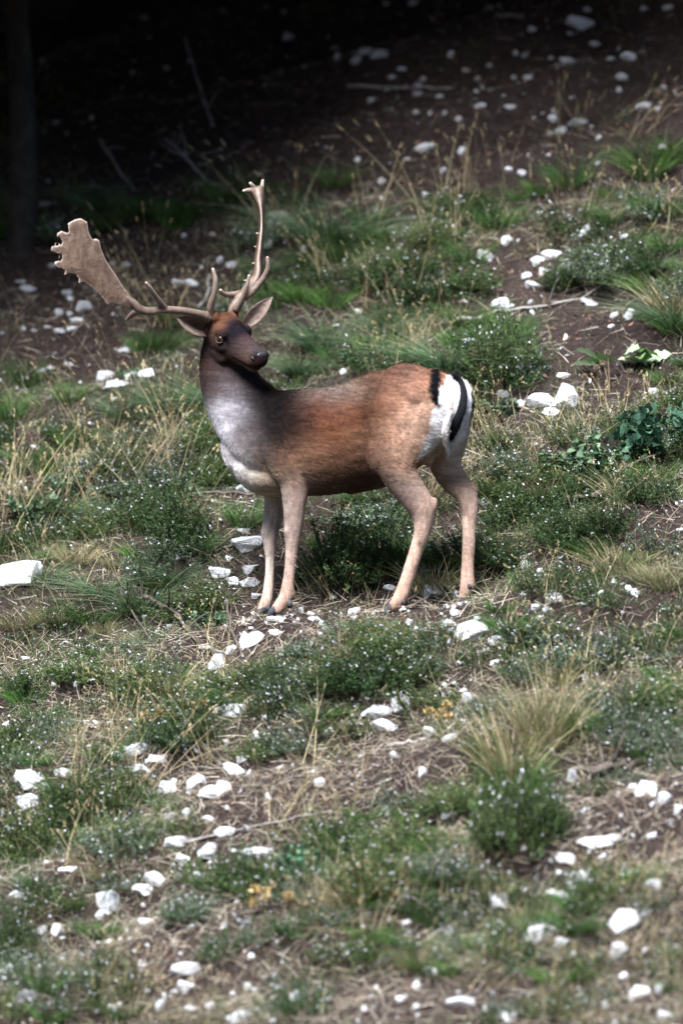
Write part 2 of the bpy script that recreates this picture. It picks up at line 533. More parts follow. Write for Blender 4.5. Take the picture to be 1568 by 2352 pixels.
for i, (x, y, rz, s, v) in enumerate(tree_spots):
    t = bpy.data.objects.new('tree', None); COL.objects.link(t)
    t.location = (x, y, float(H(x, y)) - .05); t.rotation_euler = (0, 0, rz); t.scale = (s, s, s)
    link('trunk', TREES[v][0], t); link('crown', TREES[v][1], t)
    tag(t, 'full-grown broadleaf tree deeper in the wood above the slope', 'tree', 'grown trees of the wood')

# ------------------------------------------------------------------ limestone rocks
def rock_mesh(seed, n=16, flat=1.0):
    r = np.random.default_rng(seed)
    bm = bmesh.new()
    for i in range(n):
        v = r.normal(size=3); v /= np.max(np.abs(v)) ** .6 * np.linalg.norm(v) ** .4
        v *= r.uniform(.82, 1.05)
        bm.verts.new(v * np.array([.5, .5, .5]))
    res = bmesh.ops.convex_hull(bm, input=bm.verts)
    junk = [e for e in res['geom_interior'] if isinstance(e, bmesh.types.BMVert)]
    if junk: bmesh.ops.delete(bm, geom=list(set(junk)), context='VERTS')
    bmesh.ops.bevel(bm, geom=list(bm.edges), offset=.025, segments=1, affect='EDGES', clamp_overlap=True)
    bmesh.ops.triangulate(bm, faces=bm.faces[:])
    bmesh.ops.subdivide_edges(bm, edges=[e for e in bm.edges if e.calc_length() > .22], cuts=1, use_grid_fill=True)
    for v in bm.verts:
        v.co += Vector(r.normal(size=3)) * .012
    me = bpy.data.meshes.new('limestone_rock'); bm.to_mesh(me); bm.free()
    me.materials.append(M_ROCK)
    return me
ROCKS = [rock_mesh(100 + i, 11 + (i % 5) * 2) for i in range(14)]

SRC = 0.57415
def crop(ox, oy, sc, rows):
    return [((ox + a * sc) * SRC, (oy + b * sc) * SRC, w * sc * SRC, h * sc * SRC) for a, b, w, h in rows]
rk = []
rk += crop(1366, 0, .8705, [(330,8,60,25),(205,12,30,20),(1105,108,140,50),(1040,280,70,45),(1165,203,60,22),(1315,258,65,40),(880,130,40,25),(70,275,60,35),(170,245,80,40),(110,235,60,30),(235,350,45,20),(375,360,35,25),(625,358,25,18),(345,400,45,30),(350,430,40,25),(855,355,45,25),(790,355,25,20),(145,458,60,25),(345,515,35,18),(410,515,22,25),(478,518,26,20),(635,485,50,25),(775,490,50,20),(970,540,40,35),(965,608,55,25),(1010,598,50,35),(1090,562,100,32),(1390,485,65,35),(1460,495,40,30),(385,672,90,45),(470,782,30,28),(830,788,48,28),(765,775,35,25),(185,830,35,25),(115,798,22,15),(1470,676,42,25),(1180,748,30,16),(160,960,25,22),(290,1060,26,18),(1080,1085,60,50),(1125,1060,40,60),(1300,1085,45,30),(760,1105,50,40),(660,1165,60,30),(1290,900,28,20),(770,712,20,18),(500,250,25,30),(680,298,30,15),(840,250,28,20),(965,265,25,18),(555,690,40,40),(1275,410,25,22),(1290,350,60,25),(1390,35,40,16),(1130,40,40,18),(1500,30,50,20),(1240,270,35,20),(570,320,35,18),(450,440,35,20),(385,890,30,25),(300,730,28,16),(75,730,30,20),(1480,400,25,22),(1355,965,25,15),(540,545,35,20),(280,315,50,18)])
rk += crop(0, 0, .8712, [(670,80,45,25),(195,275,18,20),(310,490,14,14),(270,558,45,18),(420,538,18,35),(290,868,22,15),(210,932,60,22),(700,145,12,12),(1320,165,60,30),(1395,300,25,20),(610,330,20,20),(1290,985,70,35),(1262,1030,65,40),(1240,990,35,30),(1225,1120,45,40),(845,1080,25,18),(980,1073,35,15),(1000,1045,18,18),(1100,1050,25,12),(1395,1145,30,30),(1540,215,40,14),(1550,260,30,40),(950,1135,20,14)])
rk += crop(1366, 1000, .8705, [(730,245,85,60),(645,20,40,45),(685,35,55,40),(900,50,60,45),(980,20,130,30),(850,115,45,35),(880,160,65,40),(935,98,60,35),(865,240,20,25),(1140,240,90,30),(1325,290,50,65),(1255,298,45,25),(560,235,40,20),(75,278,28,22),(245,340,30,14),(1030,400,25,30),(740,660,60,35),(905,693,140,60),(1035,672,110,100),(815,1030,38,30),(1440,645,60,28),(420,495,30,22),(10,555,35,28),(90,540,20,12),(655,1155,60,30),(450,110,40,35),(630,270,20,15),(1020,575,60,25),(960,745,80,40),(245,130,50,30),(770,255,45,20),(1240,350,35,15),(820,705,40,30),(1130,5,30,30),(1360,740,30,14)])
rk += crop(0, 1000, .6378, [(175,240,105,40),(790,92,65,38),(1115,197,70,30),(1190,210,90,45),(535,345,105,70),(370,390,60,45),(420,265,70,45),(440,300,50,30),(490,440,70,30),(380,508,80,35),(455,492,60,30),(300,483,45,18),(215,505,40,20),(150,490,25,40),(435,400,40,30),(840,800,210,85),(660,785,160,60),(740,850,130,60),(135,805,125,35),(315,740,50,25),(265,750,60,25),(435,715,70,25),(415,590,22,18),(15,520,35,20),(205,1235,50,25),(780,625,100,40),(330,95,50,30),(1130,1000,30,30),(1525,1510,80,60),(1450,90,70,40),(1380,60,40,45),(340,640,30,18),(120,195,70,20),(270,385,40,14),(705,85,40,25)])
rk += crop(0, 2000, .8712, [(90,345,190,105),(1130,200,140,75),(845,255,80,35),(1120,145,60,25),(1010,325,110,60),(1150,310,85,50),(1140,380,100,50),(1065,370,60,35),(1050,270,35,25),(1125,640,50,85),(1175,645,70,90),(1065,690,50,40),(995,750,70,70),(1270,605,80,30),(1265,545,80,22),(800,810,60,35),(725,850,60,25),(1055,970,125,55),(635,1140,105,60),(725,1195,90,30),(530,1180,60,40),(130,840,60,40),(155,905,30,22),(300,770,60,40),(195,580,40,22),(1440,548,65,22),(1510,1065,45,35),(310,655,30,14),(1120,1195,50,40),(930,1045,35,30),(1530,450,30,18),(175,115,40,14),(1180,440,60,30)])
rk += crop(1366, 2000, .8705, [(420,425,78,70),(405,352,40,25),(220,405,55,30),(55,520,50,50),(490,565,80,35),(600,600,130,80),(437,655,55,60),(725,640,100,45),(20,585,45,25),(520,520,50,25),(970,450,80,45),(905,550,60,40),(945,505,40,20),(890,490,40,30),(850,295,45,40),(845,260,60,20),(910,325,35,20),(1165,295,35,30),(1240,320,35,40),(1225,165,25,18),(1555,138,40,18),(1250,375,30,20),(1320,405,40,30),(1355,430,50,40),(705,755,35,35),(795,735,30,20),(290,855,45,40),(265,935,90,60),(160,985,120,60),(190,1040,100,55),(580,905,90,50),(560,880,35,20),(405,1070,60,40),(500,1095,70,25),(1385,1055,40,45),(1415,980,50,40),(1415,925,40,30),(1110,480,60,18),(625,545,30,20),(350,440,30,15),(665,690,30,25),(1500,500,30,15)])
rk += crop(0, 3000, .8712, [(135,145,120,70),(210,170,45,40),(285,110,70,35),(120,240,95,50),(640,90,75,35),(720,45,90,30),(1080,95,110,45),(765,182,80,50),(900,165,70,60),(960,205,80,60),(1020,180,70,70),(785,305,60,30),(860,295,45,35),(955,320,50,25),(1465,150,48,38),(1035,378,95,35),(955,470,80,70),(815,430,100,50),(835,505,55,45),(1185,472,130,55),(710,595,80,60),(905,600,55,60),(490,700,95,75),(465,755,50,40),(665,650,90,50),(820,585,35,30),(670,792,60,35),(850,1015,115,55),(40,1025,75,50),(130,1130,115,50),(185,1078,28,35),(265,830,50,45),(195,830,40,40),(75,675,60,40),(520,1195,50,35),(745,1175,55,45),(880,1192,55,35),(965,1180,45,30),(1095,1230,100,50),(1140,1090,35,40),(1150,950,30,30),(850,1090,70,50),(10,285,30,25),(580,620,40,35),(310,550,80,30),(100,335,40,35),(1360,1135,50,40),(1285,1170,40,35)])
rk += crop(1366, 3000, .8705, [(370,98,40,35),(500,308,65,35),(1390,180,100,80),(1330,178,45,40),(1480,220,70,50),(1060,125,45,60),(1555,268,55,45),(1165,430,130,40),(1260,415,80,40),(1015,495,90,35),(1090,600,110,60),(995,660,100,35),(1160,630,55,45),(1418,625,75,50),(1310,785,140,75),(1410,755,60,40),(920,855,130,60),(1010,885,50,45),(1275,920,90,75),(725,700,80,65),(630,725,40,30),(500,840,40,40),(1365,1120,95,60),(350,1085,40,28),(545,1160,120,40),(770,1235,80,45),(1470,1095,60,40),(1490,1220,70,40),(790,975,35,35),(1295,1045,30,35),(420,1025,40,30)])
rk.sort(key=lambda r: -r[2] * r[3])

# big or singular rocks, described by what they lie beside
special = [
    ((52, 1322), 'large knobbly white boulder half sunk in pale dry grass beside the arching grass tuft'),
    ((305, 870), 'broad flat white limestone slab below the flat antler, straws crossing it'),
    ((240, 865), 'white slab end partly hidden by red-brown stems, touching the broad flat slab'),
    ((1302, 906), 'tall angular white block standing on end on brown soil behind the rump'),
    ((1237, 918), 'long low white block with dark flecks lying against the upright block'),
    ((565, 1247), 'white block with flat top just left of the pale far foreleg'),
    ((573, 1335), 'pointed white stone lying against the fetlock end of the pile by the forelegs'),
    ((993, 1360), 'rounded white stone lying between the two hind feet'),
    ((1086, 1448), 'wedge-shaped white block with squared end below the far hind hoof'),
    ((563, 1470), 'upright pointed white stone in front of the fore hooves'),
    ((588, 1472), 'cracked white stone leaning on the upright pointed one before the fore hooves'),
    ((498, 1522), 'white stone at the lower end of the row under the fore hooves, beside a twig'),
    ((917, 1617), 'white stone on top of the small heap below the bush in front of the deer'),
    ((864, 1642), 'long white stone at the bottom of the small heap below the bush'),
    ((988, 1683), 'yellow-stained white stone beside dried curled flower heads'),
    ((528, 1633), 'flat wedge of white stone alone on the slope under the fore hooves'),
    ((633, 507), 'white stone beside the tip of the upright antler'),
    ((1245, 2150), 'bright white oblong stone on pale dry litter low on the slope'),
    ((1090, 738), 'pale stone by the barkless grey branch'),
]
used = set()
rock_n = 0
GRAVEL_EXTRA = []
for px, py, w, h in rk:
    if rock_n >= 300:
        GRAVEL_EXTRA.append((px, py, w, h)); continue
    p = hit(px, min(py + h * .30, 2349))
    dist = np.linalg.norm(p - CAMP); k = dist / DIST / PXM
    g_ = 1.12 if py > 1500 else 1.0
    if w > 60: g_ *= 1.08
    W = w * k * 1.15 * g_; Hh = h * k * 1.38 * g_
    o = bpy.data.objects.new('limestone_rock', ROCKS[rock_n % len(ROCKS)]); COL.objects.link(o)
    dp = min(W, Hh) * random.uniform(.9, 1.25)
    o.scale = (W * 1.05, dp, Hh * 1.05)
    nrm = HN(np.array(p[0]), np.array(p[1]), .08)
    o.location = (p[0], p[1] + dp * .15, p[2] + Hh * random.uniform(.04, .18))
    o.rotation_euler = (random.uniform(-.25, .25), -.10 + random.uniform(-.2, .2), random.choice([0, math.pi]) + random.uniform(-.35, .35))
    lab = None
    for i, (c, l) in enumerate(special):
        if i not in used and abs(c[0] - px) < 22 and abs(c[1] - py) < 22:
            lab = l; used.add(i); break
    if lab: tag(o, lab, 'rock')
    else:
        sz = 'fist-sized' if w * h > 900 else 'small'
        if py < 470: reg, g = 'on the dark shaded soil high on the slope', 'stones on the shaded upper slope'
        elif py < 1060 and px < 780: reg, g = 'on brown soil beyond the head and neck', 'stones beyond the head'
        elif py < 1060: reg, g = 'on the slope behind the rump', 'stones behind the rump'
        elif py < 1560: reg, g = 'on the trodden shelf around the legs', 'stones around the legs'
        elif px < 784: reg, g = 'blurred, downhill of the fore hooves', 'stones downhill of the forelegs'
        else: reg, g = 'blurred, downhill of the hind hooves', 'stones downhill of the hind legs'
        tag(o, f'{sz} jagged white stone {reg}', 'rock', f'{sz} {g}')
    rock_n += 1

# ------------------------------------------------------------------ bare soil / vegetation cover
bare = [(250,640,330,110),(150,830,150,70),(1000,330,800,130),(900,120,1200,190),(1420,800,150,90),(1500,1200,130,45),(850,1400,380,38),(1050,1425,260,45),(640,1480,120,40),(520,1500,100,40),(1150,620,90,60),(950,1780,200,80),(600,1800,200,80),(400,2150,250,100),(1350,1950,220,100),(1000,2300,400,60),(1280,700,150,50),(300,600,200,80),(230,720,200,60)]
def cover(px, py):
    c = 0.75 + 0.9 * fbm(px / 130, (py + .27 * px) / 90, 21, 2) + .25 * np.sin((py + .27 * px) / 30 + 3 * fbm(px / 200, py / 150, 23, 2))
    for a, b, rx, ry in bare:
        c = c - 1.15 * np.exp(-(((px - a) / rx) ** 2 + ((py - b) / ry) ** 2) * 1.1)
    return np.clip(c, 0, 1)

def scatter(N, clump=None):
    x = rng.uniform(-2.3, 2.3, N); y = rng.uniform(-3.3, 5.2, N)
    z = H(x, y)
    px, py = proj(np.stack([x, y, z], 1))
    return x, y, z, px, py
# ------------------------------------------------------------------ plants
def savory(seed, R=.20, Hh=.25, stems=210, per=34, cols=None, flow=80, leafL=.019, leafW=.0050, fl=.011):
    r = np.random.default_rng(seed)
    az = r.uniform(0, 2 * math.pi, stems); rad = R * np.sqrt(r.uniform(0, 1, stems))
    b = np.stack([np.cos(az) * rad * .45, np.sin(az) * rad * .45, np.full(stems, -.02)], 1)
    hgt = Hh * (1 - .6 * (rad / R) ** 2) * r.uniform(.35, 1.15, stems) * np.where(r.uniform(size=stems) < .12, 1.35, 1) * (.75 + .5 * vn(np.cos(az) * rad * 14, np.sin(az) * rad * 14, seed))
    tip = np.stack([np.cos(az) * rad, np.sin(az) * rad, hgt], 1) + r.normal(size=(stems, 3)) * .026
    d = tip - b
    bend = np.stack([np.cos(az), np.sin(az), np.zeros(stems)], 1) * .0
    L = np.linalg.norm(d, axis=1); du = unit(d)
    Vs, Fs, Cs = blades(b, du, L, np.full(stems, .003), bend, pick([(92, 78, 62), (70, 60, 46)], stems), 2)
    t = r.uniform(.25, 1.0, (stems, per)); t = np.sort(t, 1)
    pos = (b[:, None] + d[:, None] * t[..., None]).reshape(-1, 3)
    n = len(pos)
    ld = unit(np.repeat(du, per, 0) * .8 + r.normal(size=(n, 3)) * .65)
    cols = cols or [(72, 92, 52), (88, 104, 60), (58, 80, 50), (98, 110, 70)]
    c = pick(cols, n)
    sc = np.repeat(r.uniform(.6, 1.35, stems), per)[:, None]
    Vl, Fl, Cl = leaves(pos, ld, leafL * r.uniform(.7, 1.3, n), leafW * r.uniform(.8, 1.3, n), c * sc)
    parts = [('stems', mk_mesh('stems', Vs, Fs, M_STRAW, Cs)), ('foliage', mk_mesh('foliage', Vl, Fl, M_LEAF, Cl))]
    if flow:
        k = r.integers(0, stems, flow); tt = r.uniform(.72, 1.03, flow)
        fp = b[k] + d[k] * tt[:, None] + r.normal(size=(flow, 3)) * .006
        fp = np.repeat(fp, 4, 0)
        fd = rdir(len(fp), .2)
        Vf, Ff, Cf = leaves(fp, fd, fl * r.uniform(.6, 1.1, len(fp)), fl * .75 * r.uniform(.6, 1.1, len(fp)), pick([(225, 222, 235), (238, 236, 240), (205, 200, 222)], len(fp), .06))
        parts.append(('flowers', mk_mesh('flowers', Vf, Ff, M_FLOWER, Cf), 'stuff'))
    return parts

def tuft(seed, n=260, Lm=.24, R=.06, up=1.0, arch=.55, cols=None, tips=None, W=.0034):
    r = np.random.default_rng(seed)
    az = r.uniform(0, 2 * math.pi, n); rad = R * np.sqrt(r.uniform(0, 1, n))
    b = np.stack([np.cos(az) * rad, np.sin(az) * rad, np.full(n, -.015)], 1)
    out = np.stack([np.cos(az + r.normal(size=n) * .5), np.sin(az + r.normal(size=n) * .5), np.zeros(n)], 1)
    d = unit(out * r.uniform(.1, .75, (n, 1)) + np.array([0, 0, up]))
    bend = out * (arch * r.uniform(.3, 1.1, (n, 1))) + np.array([0, 0, -1]) * (arch * .75 * r.uniform(.3, 1.2, (n, 1)))
    cols = cols or [(84, 112, 62), (70, 100, 58), (104, 124, 72), (128, 130, 86)]
    c = pick(cols, n); tc = c * 1.15 if tips is None else pick(tips, n)
    V, F, C = blades(b, d, Lm * r.uniform(.45, 1.2, n), np.full(n, W) * r.uniform(.7, 1.3, n), bend, c, 4, tc)
    return [('blades', mk_mesh('blades', V, F, M_GRASS, C))]

def stalks(seed, n=16, Lm=.42, R=.09, lean=(-.25, 0), head=True):
    r = np.random.default_rng(seed)
    az = r.uniform(0, 2 * math.pi, n); rad = R * np.sqrt(r.uniform(0, 1, n))
    b = np.stack([np.cos(az) * rad, np.sin(az) * rad, np.full(n, -.02)], 1)
    d = unit(np.stack([lean[0] + r.normal(size=n) * .28, lean[1] + r.normal(size=n) * .28, np.ones(n)], 1))
    bend = np.stack([r.normal(size=n) * .12 + lean[0] * .4, r.normal(size=n) * .1, -.08 * np.ones(n)], 1)
    L = Lm * r.uniform(.45, 1.15, n)
    cols = [(176, 158, 112), (190, 172, 128), (150, 134, 98), (164, 150, 118)]
    V, F, C = blades(b, d, L, np.full(n, .0034), bend, pick(cols, n, .1), 5)
    tip = b + d * L[:, None] + bend * L[:, None]; td = unit(d + 2 * bend)
    hp = []; hd = []; hl = []
    for i in range(n):
        m = 12
        u = np.linspace(0, 1, m)
        hp.append(tip[i] - td[i] * .03 * u[:, None]); hd.append(unit(td[i] + r.normal(size=(m, 3)) * .35)); hl += [.012] * m
    parts = [('stalks', mk_mesh('stalks', V, F, M_STRAW, C))]
    Vh, Fh, Ch = leaves(np.concatenate(hp), np.concatenate(hd), np.array(hl), np.full(len(hl), .0036), pick([(196, 178, 132), (172, 152, 112)], len(hl), .1))
    parts.append(('seed_heads', mk_mesh('seed_heads', Vh, Fh, M_STRAW, Ch)))
    # dry basal leaves
    m = 50
    az = r.uniform(0, 2 * math.pi, m)
    b2 = np.stack([np.cos(az) * R * .7 * r.uniform(0, 1, m), np.sin(az) * R * .7 * r.uniform(0, 1, m), np.full(m, -.01)], 1)
    d2 = unit(np.stack([np.cos(az) * .8, np.sin(az) * .8, r.uniform(.4, 1.2, m)], 1))
    V2, F2, C2 = blades(b2, d2, r.uniform(.06, .2, m), np.full(m, .003), np.tile([0, 0, -.5], (m, 1)), pick([(150, 140, 100), (120, 118, 78), (168, 152, 118)], m), 3)
    parts.append(('dry_leaves', mk_mesh('dry_leaves', V2, F2, M_STRAW, C2)))
    return parts

def leafy(seed, stems=22, R=.13, Hh=.15, per=16, LL=.035, LW=.024, cols=None):
    r = np.random.default_rng(seed)
    az = r.uniform(0, 2 * math.pi, stems); rad = R * np.sqrt(r.uniform(0, 1, stems))
    b = np.stack([np.cos(az) * rad * .5, np.sin(az) * rad * .5, np.full(stems, -.02)], 1)
    tip = np.stack([np.cos(az) * rad, np.sin(az) * rad, Hh * (1 - .5 * (rad / R) ** 2) * r.uniform(.6, 1.1, stems)], 1)
    d = tip - b; L = np.linalg.norm(d, axis=1)
    Vs, Fs, Cs = blades(b, unit(d), L, np.full(stems, .004), np.zeros((stems, 3)), pick([(110, 112, 90)], stems), 2)
    t = r.uniform(.2, 1.02, (stems, per))
    pos = (b[:, None] + d[:, None] * t[..., None]).reshape(-1, 3); n = len(pos)
    ld = unit(r.normal(size=(n, 3)) + np.array([0, 0, .35]))
    s = r.uniform(.5, 1.15, n)
    # leaf of two halves folded along the midrib
    rr = unit(np.cross(ld, np.array([0, 0, 1.0]) + r.normal(size=(n, 3)) * .5)); nn = np.cross(rr, ld)
    Ln = (LL * s)[:, None]; Wn = (LW * s)[:, None]
    p0 = pos; p1 = pos + ld * Ln * .35; p2 = pos + ld * Ln * .75; p3 = pos + ld * Ln - nn * Ln * .12
    V = np.stack([p0, p1 + rr * Wn * .5 + nn * Wn * .15, p2 + rr * Wn * .38 + nn * Wn * .1, p3, p2, p1, p1 - rr * Wn * .5 + nn * Wn * .15, p2 - rr * Wn * .38 + nn * Wn * .1], 1).reshape(-1, 3)
    f = np.array([[0, 1, 2, 5], [5, 2, 3, 4], [0, 5, 7, 6], [5, 4, 3, 7]])
    F = (np.arange(n)[:, None, None] * 8 + f[None]).reshape(-1, 4)
    c = pick(cols or [(112, 128, 104), (96, 116, 92), (128, 142, 120), (80, 102, 78)], n)
    return [('stems', mk_mesh('stems', Vs, Fs, M_STRAW, Cs)), ('leaves', mk_mesh('leaves', V, F, M_LEAF, np.repeat(c, 8, 0)))]

DK = [(64, 84, 48), (78, 96, 54), (52, 74, 46), (86, 100, 62)]
OL = [(92, 104, 60), (104, 114, 70), (82, 96, 56), (116, 120, 82)]
GY = [(118, 124, 108), (104, 112, 92), (132, 136, 120), (92, 104, 78)]
SAV = [proto_thing('savory_bush', savory(1, cols=DK, flow=26), 'bush'), proto_thing('savory_bush', savory(2, .2, .28, 220, cols=DK, flow=16), 'bush'),
       proto_thing('savory_bush', savory(3, .22, .22, 220, cols=OL, flow=40), 'bush'), proto_thing('savory_bush', savory(4, .2, .22, 210, cols=GY, flow=60), 'bush'),
       proto_thing('savory_bush', savory(6, .2, .26, 220, cols=OL, flow=40), 'bush')]
SPA = [proto_thing('savory_sprig', savory(41, .2, .20, 75, 30, cols=OL, flow=25), 'herb'), proto_thing('savory_sprig', savory(42, .22, .17, 80, 30, cols=GY, flow=30), 'herb'), proto_thing('savory_sprig', savory(43, .2, .22, 80, 30, cols=DK, flow=20), 'herb')]
GR = [(78, 108, 56), (64, 96, 54), (96, 122, 66), (112, 126, 78)]
BG = [(70, 104, 72), (58, 92, 62), (88, 118, 84), (110, 130, 100)]
TUF = [proto_thing('grass_tuft', tuft(11, 300, .22, cols=GR), 'grass tuft'), proto_thing('grass_tuft', tuft(12, 420, .34, .08, .8, .7, cols=BG, tips=[(150, 158, 122), (120, 140, 104)]), 'grass tuft'),
       proto_thing('grass_tuft', tuft(13, 260, .16, .07, 1.3, .4, cols=[(92, 126, 60), (80, 114, 56), (108, 136, 74)]), 'grass tuft'),
       proto_thing('grass_tuft', tuft(14, 300, .26, .08, 1.2, .4, cols=[(160, 146, 108), (140, 134, 92), (116, 122, 76), (178, 162, 124)]), 'grass tuft')]
STK = [proto_thing('dry_grass', stalks(21), 'dry grass'), proto_thing('dry_grass', stalks(22, 12, .5, .07, (-.35, -.05)), 'dry grass'), proto_thing('dry_grass', stalks(23, 22, .36, .12, (-.1, 0)), 'dry grass')]
HOR = [proto_thing('grey_leaf_herb', leafy(31), 'herb'), proto_thing('grey_leaf_herb', leafy(32, 30, .16, .18, 18, .042, .03, [(72, 104, 84), (60, 92, 74), (88, 118, 98), (52, 80, 66)]), 'herb')]

def place(proto, px, py, wpx, label, group=None, hs=1.0, native=.4):
    p = hit(px, min(py, 2349)); k = np.linalg.norm(p - CAMP) / DIST / PXM
    s = wpx * k / native
    return copy_thing(proto, (p[0], p[1], p[2] - .005), random.uniform(0, 6.28), (s, s, s * hs), label, group)

fl_ = 'low dark green savory bush with tiny white flowers '
# px, base py, width px, proto, height factor, label, group
bushes = [
 (790,1335,215,1,1.25,'dense dark green savory bush showing between the fore and hind legs',None),
 (735,1330,130,0,1.2,'dark savory bush close behind the near foreleg',None),
 (880,1310,140,0,1.05,'dark savory bush shaded under the belly beside the near hind leg',None),
 (860,1205,170,3,.8,'greyish flowering savory bush growing just below the belly line',None),
 (405,1235,190,1,1.15,'dark green bush left of the chest, over the arching grass',None),
 (330,1215,150,0,1.1,'dark green bush adjoining the one left of the chest',None),
 (500,1110,150,4,1.2,'yellow-green flowering bush touching the white chest',None),
 (470,1030,120,4,1.1,'yellow-green bush level with the white throat',None),
 (400,1110,170,3,1.0,'pale grey-green thyme mound among tall straws left of the chest','grey thyme left of the chest'),
 (310,1130,190,3,1.0,'pale grey-green thyme mound among tall straws left of the chest','grey thyme left of the chest'),
 (240,1080,160,3,1.0,'pale grey-green thyme mound among tall straws left of the chest','grey thyme left of the chest'),
 (330,1010,150,3,.9,'pale grey-green thyme mound among tall straws left of the chest','grey thyme left of the chest'),
 (230,1230,170,2,.9,'olive bush below the grey thyme, above the arching grass',None),
 (470,1400,170,4,.75,'olive leafy bush left of the fore hooves, above dark twigs',None),
 (420,1420,170,2,.8,'olive bush with bare twigs left of the fore hooves',None),
 (1150,870,190,4,1.35,'rounded yellow-green bush on the slope right behind the rump',None),
 (1110,850,110,4,1.3,'small yellow-green bush touching the rounded one behind the rump',None),
 (1210,860,110,3,1.0,'flower-speckled small bush right of the rounded one behind the rump',None),
 (1170,1090,150,3,1.0,'grey flowering bush right of the far hind thigh',None),
 (1150,1030,110,0,1.0,'dark little bush right of the tail',None),
 (1260,1100,150,2,.9,'olive bush right of the hind legs, under the long stick','olive bushes right of the hind legs'),
 (1320,1150,170,0,.9,'dark flowering bush in the strip of scrub right of the hind legs','dark scrub right of the hind legs'),
 (1180,1220,170,0,1.1,'dark flowering bush in the strip of scrub right of the hind legs','dark scrub right of the hind legs'),
 (1290,1250,190,1,1.0,'dark flowering bush in the strip of scrub right of the hind legs','dark scrub right of the hind legs'),
 (1390,1225,170,0,.9,'dark flowering bush in the strip of scrub right of the hind legs','dark scrub right of the hind legs'),
 (1160,1300,130,1,.9,'dark flowering bush in the strip of scrub right of the hind legs','dark scrub right of the hind legs'),
 (1480,1150,170,1,.8,'dark flowering bush in the strip of scrub right of the hind legs','dark scrub right of the hind legs'),
 (830,1590,210,1,.95,'wide green savory bush on the bank directly in front of the deer',None),
 (930,1560,170,2,.95,'green bush at the right end of the bank in front of the deer',None),
 (740,1580,160,4,.85,'green bush in the middle of the bank in front of the deer',None),
 (620,1575,150,1,.85,'dark green bush at the left end of the bank in front of the deer',None),
 (880,1500,190,2,.75,'flowering green bush just below the near hind hoof',None),
 (700,1500,130,3,.7,'grey flowering bush below the fore hooves',None),
 (1370,640,200,3,.95,'grey-green flowering bush on the upper right slope below white stones',None),
 (1290,660,120,0,.9,'dark flowering bush beside the white stones on the upper right slope',None),
 (1450,620,160,0,.9,'dark bush near the right edge of the upper slope',None),
 (1080,520,190,0,.8,'flower-dotted green mound high on the slope above the rump',None),
 (1000,560,160,4,.8,'green mound on the slope straight above the back of the deer',None),
 (870,660,170,0,.9,'dark green mound on the slope above the withers',None),
 (960,690,160,0,.9,'dark green mound above the back, left of the straw clump',None),
 (1090,660,150,2,.8,'olive mound on the slope above the rump',None),
 (650,1720,160,3,.9,'pale flowering mound on the slope below the flat wedge stone',None),
 (600,1740,130,2,.8,'olive flowering mound beside the pale one below the flat wedge stone',None),
 (1290,1530,190,3,.95,'flower-covered pale bush below the row of stones under the hind hooves','white-flowered bushes downhill of the hind legs'),
 (1210,1560,150,3,.9,'flower-covered pale bush below the row of stones under the hind hooves','white-flowered bushes downhill of the hind legs'),
 (1380,1500,160,3,.9,'flower-covered pale bush below the row of stones under the hind hooves','white-flowered bushes downhill of the hind legs'),
 (1120,1640,150,3,.8,'flower-covered pale bush below the row of stones under the hind hooves','white-flowered bushes downhill of the hind legs'),
 (1180,1950,240,4,1.5,'tall blurred green bush low on the slope under straw grass',None),
 (1250,1920,170,1,1.5,'dark right half of the tall blurred bush low on the slope',None),
 (930,1960,190,2,1.0,'blurred green bush right of the teal herb',None),
 (850,2040,210,2,1.0,'blurred olive bush directly below the teal herb',None),
 (560,2050,190,1,1.0,'blurred dark bush left of the golden thistle heads',None),
 (440,2110,150,3,1.0,'blurred grey bush left of the dark bush beside the golden thistle',None),
 (170,1900,220,1,1.0,'broad dark blurred bush beside two large flat stones',None),
 (90,1960,180,4,1.0,'olive blurred bush touching the broad dark one by flat stones',None),
 (290,1840,170,2,.9,'olive blurred bush uphill of the broad dark one',None),
 (1040,2020,150,3,1.0,'grey flowering blurred bush between the teal herb and tall bush',None),
 (40,1720,150,0,.9,'dark bush downhill of the dry tufts round the boulder',None),
 (430,1700,200,0,.8,'dark low bush beside the pale thistle heads',None),
 (330,1600,190,4,.8,'olive low bush under the straw tufts by the dark twigs',None),
 (180,1560,190,2,.8,'olive low bush between the boulder and the straw tufts',None),
 (60,1590,160,0,.8,'dark low bush straight below the knobbly boulder',None),
 (20,2180,120,1,1.2,'dark bush beside soil-stained stones at the very bottom left slope',None),
 (1500,1620,170,2,.8,'olive bush beyond the thick blurred branch',None),
 (1030,1860,170,2,.8,'olive bush uphill of the tall blurred bush',None),
]
for px, py, w, v, hs, lab, g in bushes: place(SAV[v], px, py, w * .95, lab, g, hs * .85)

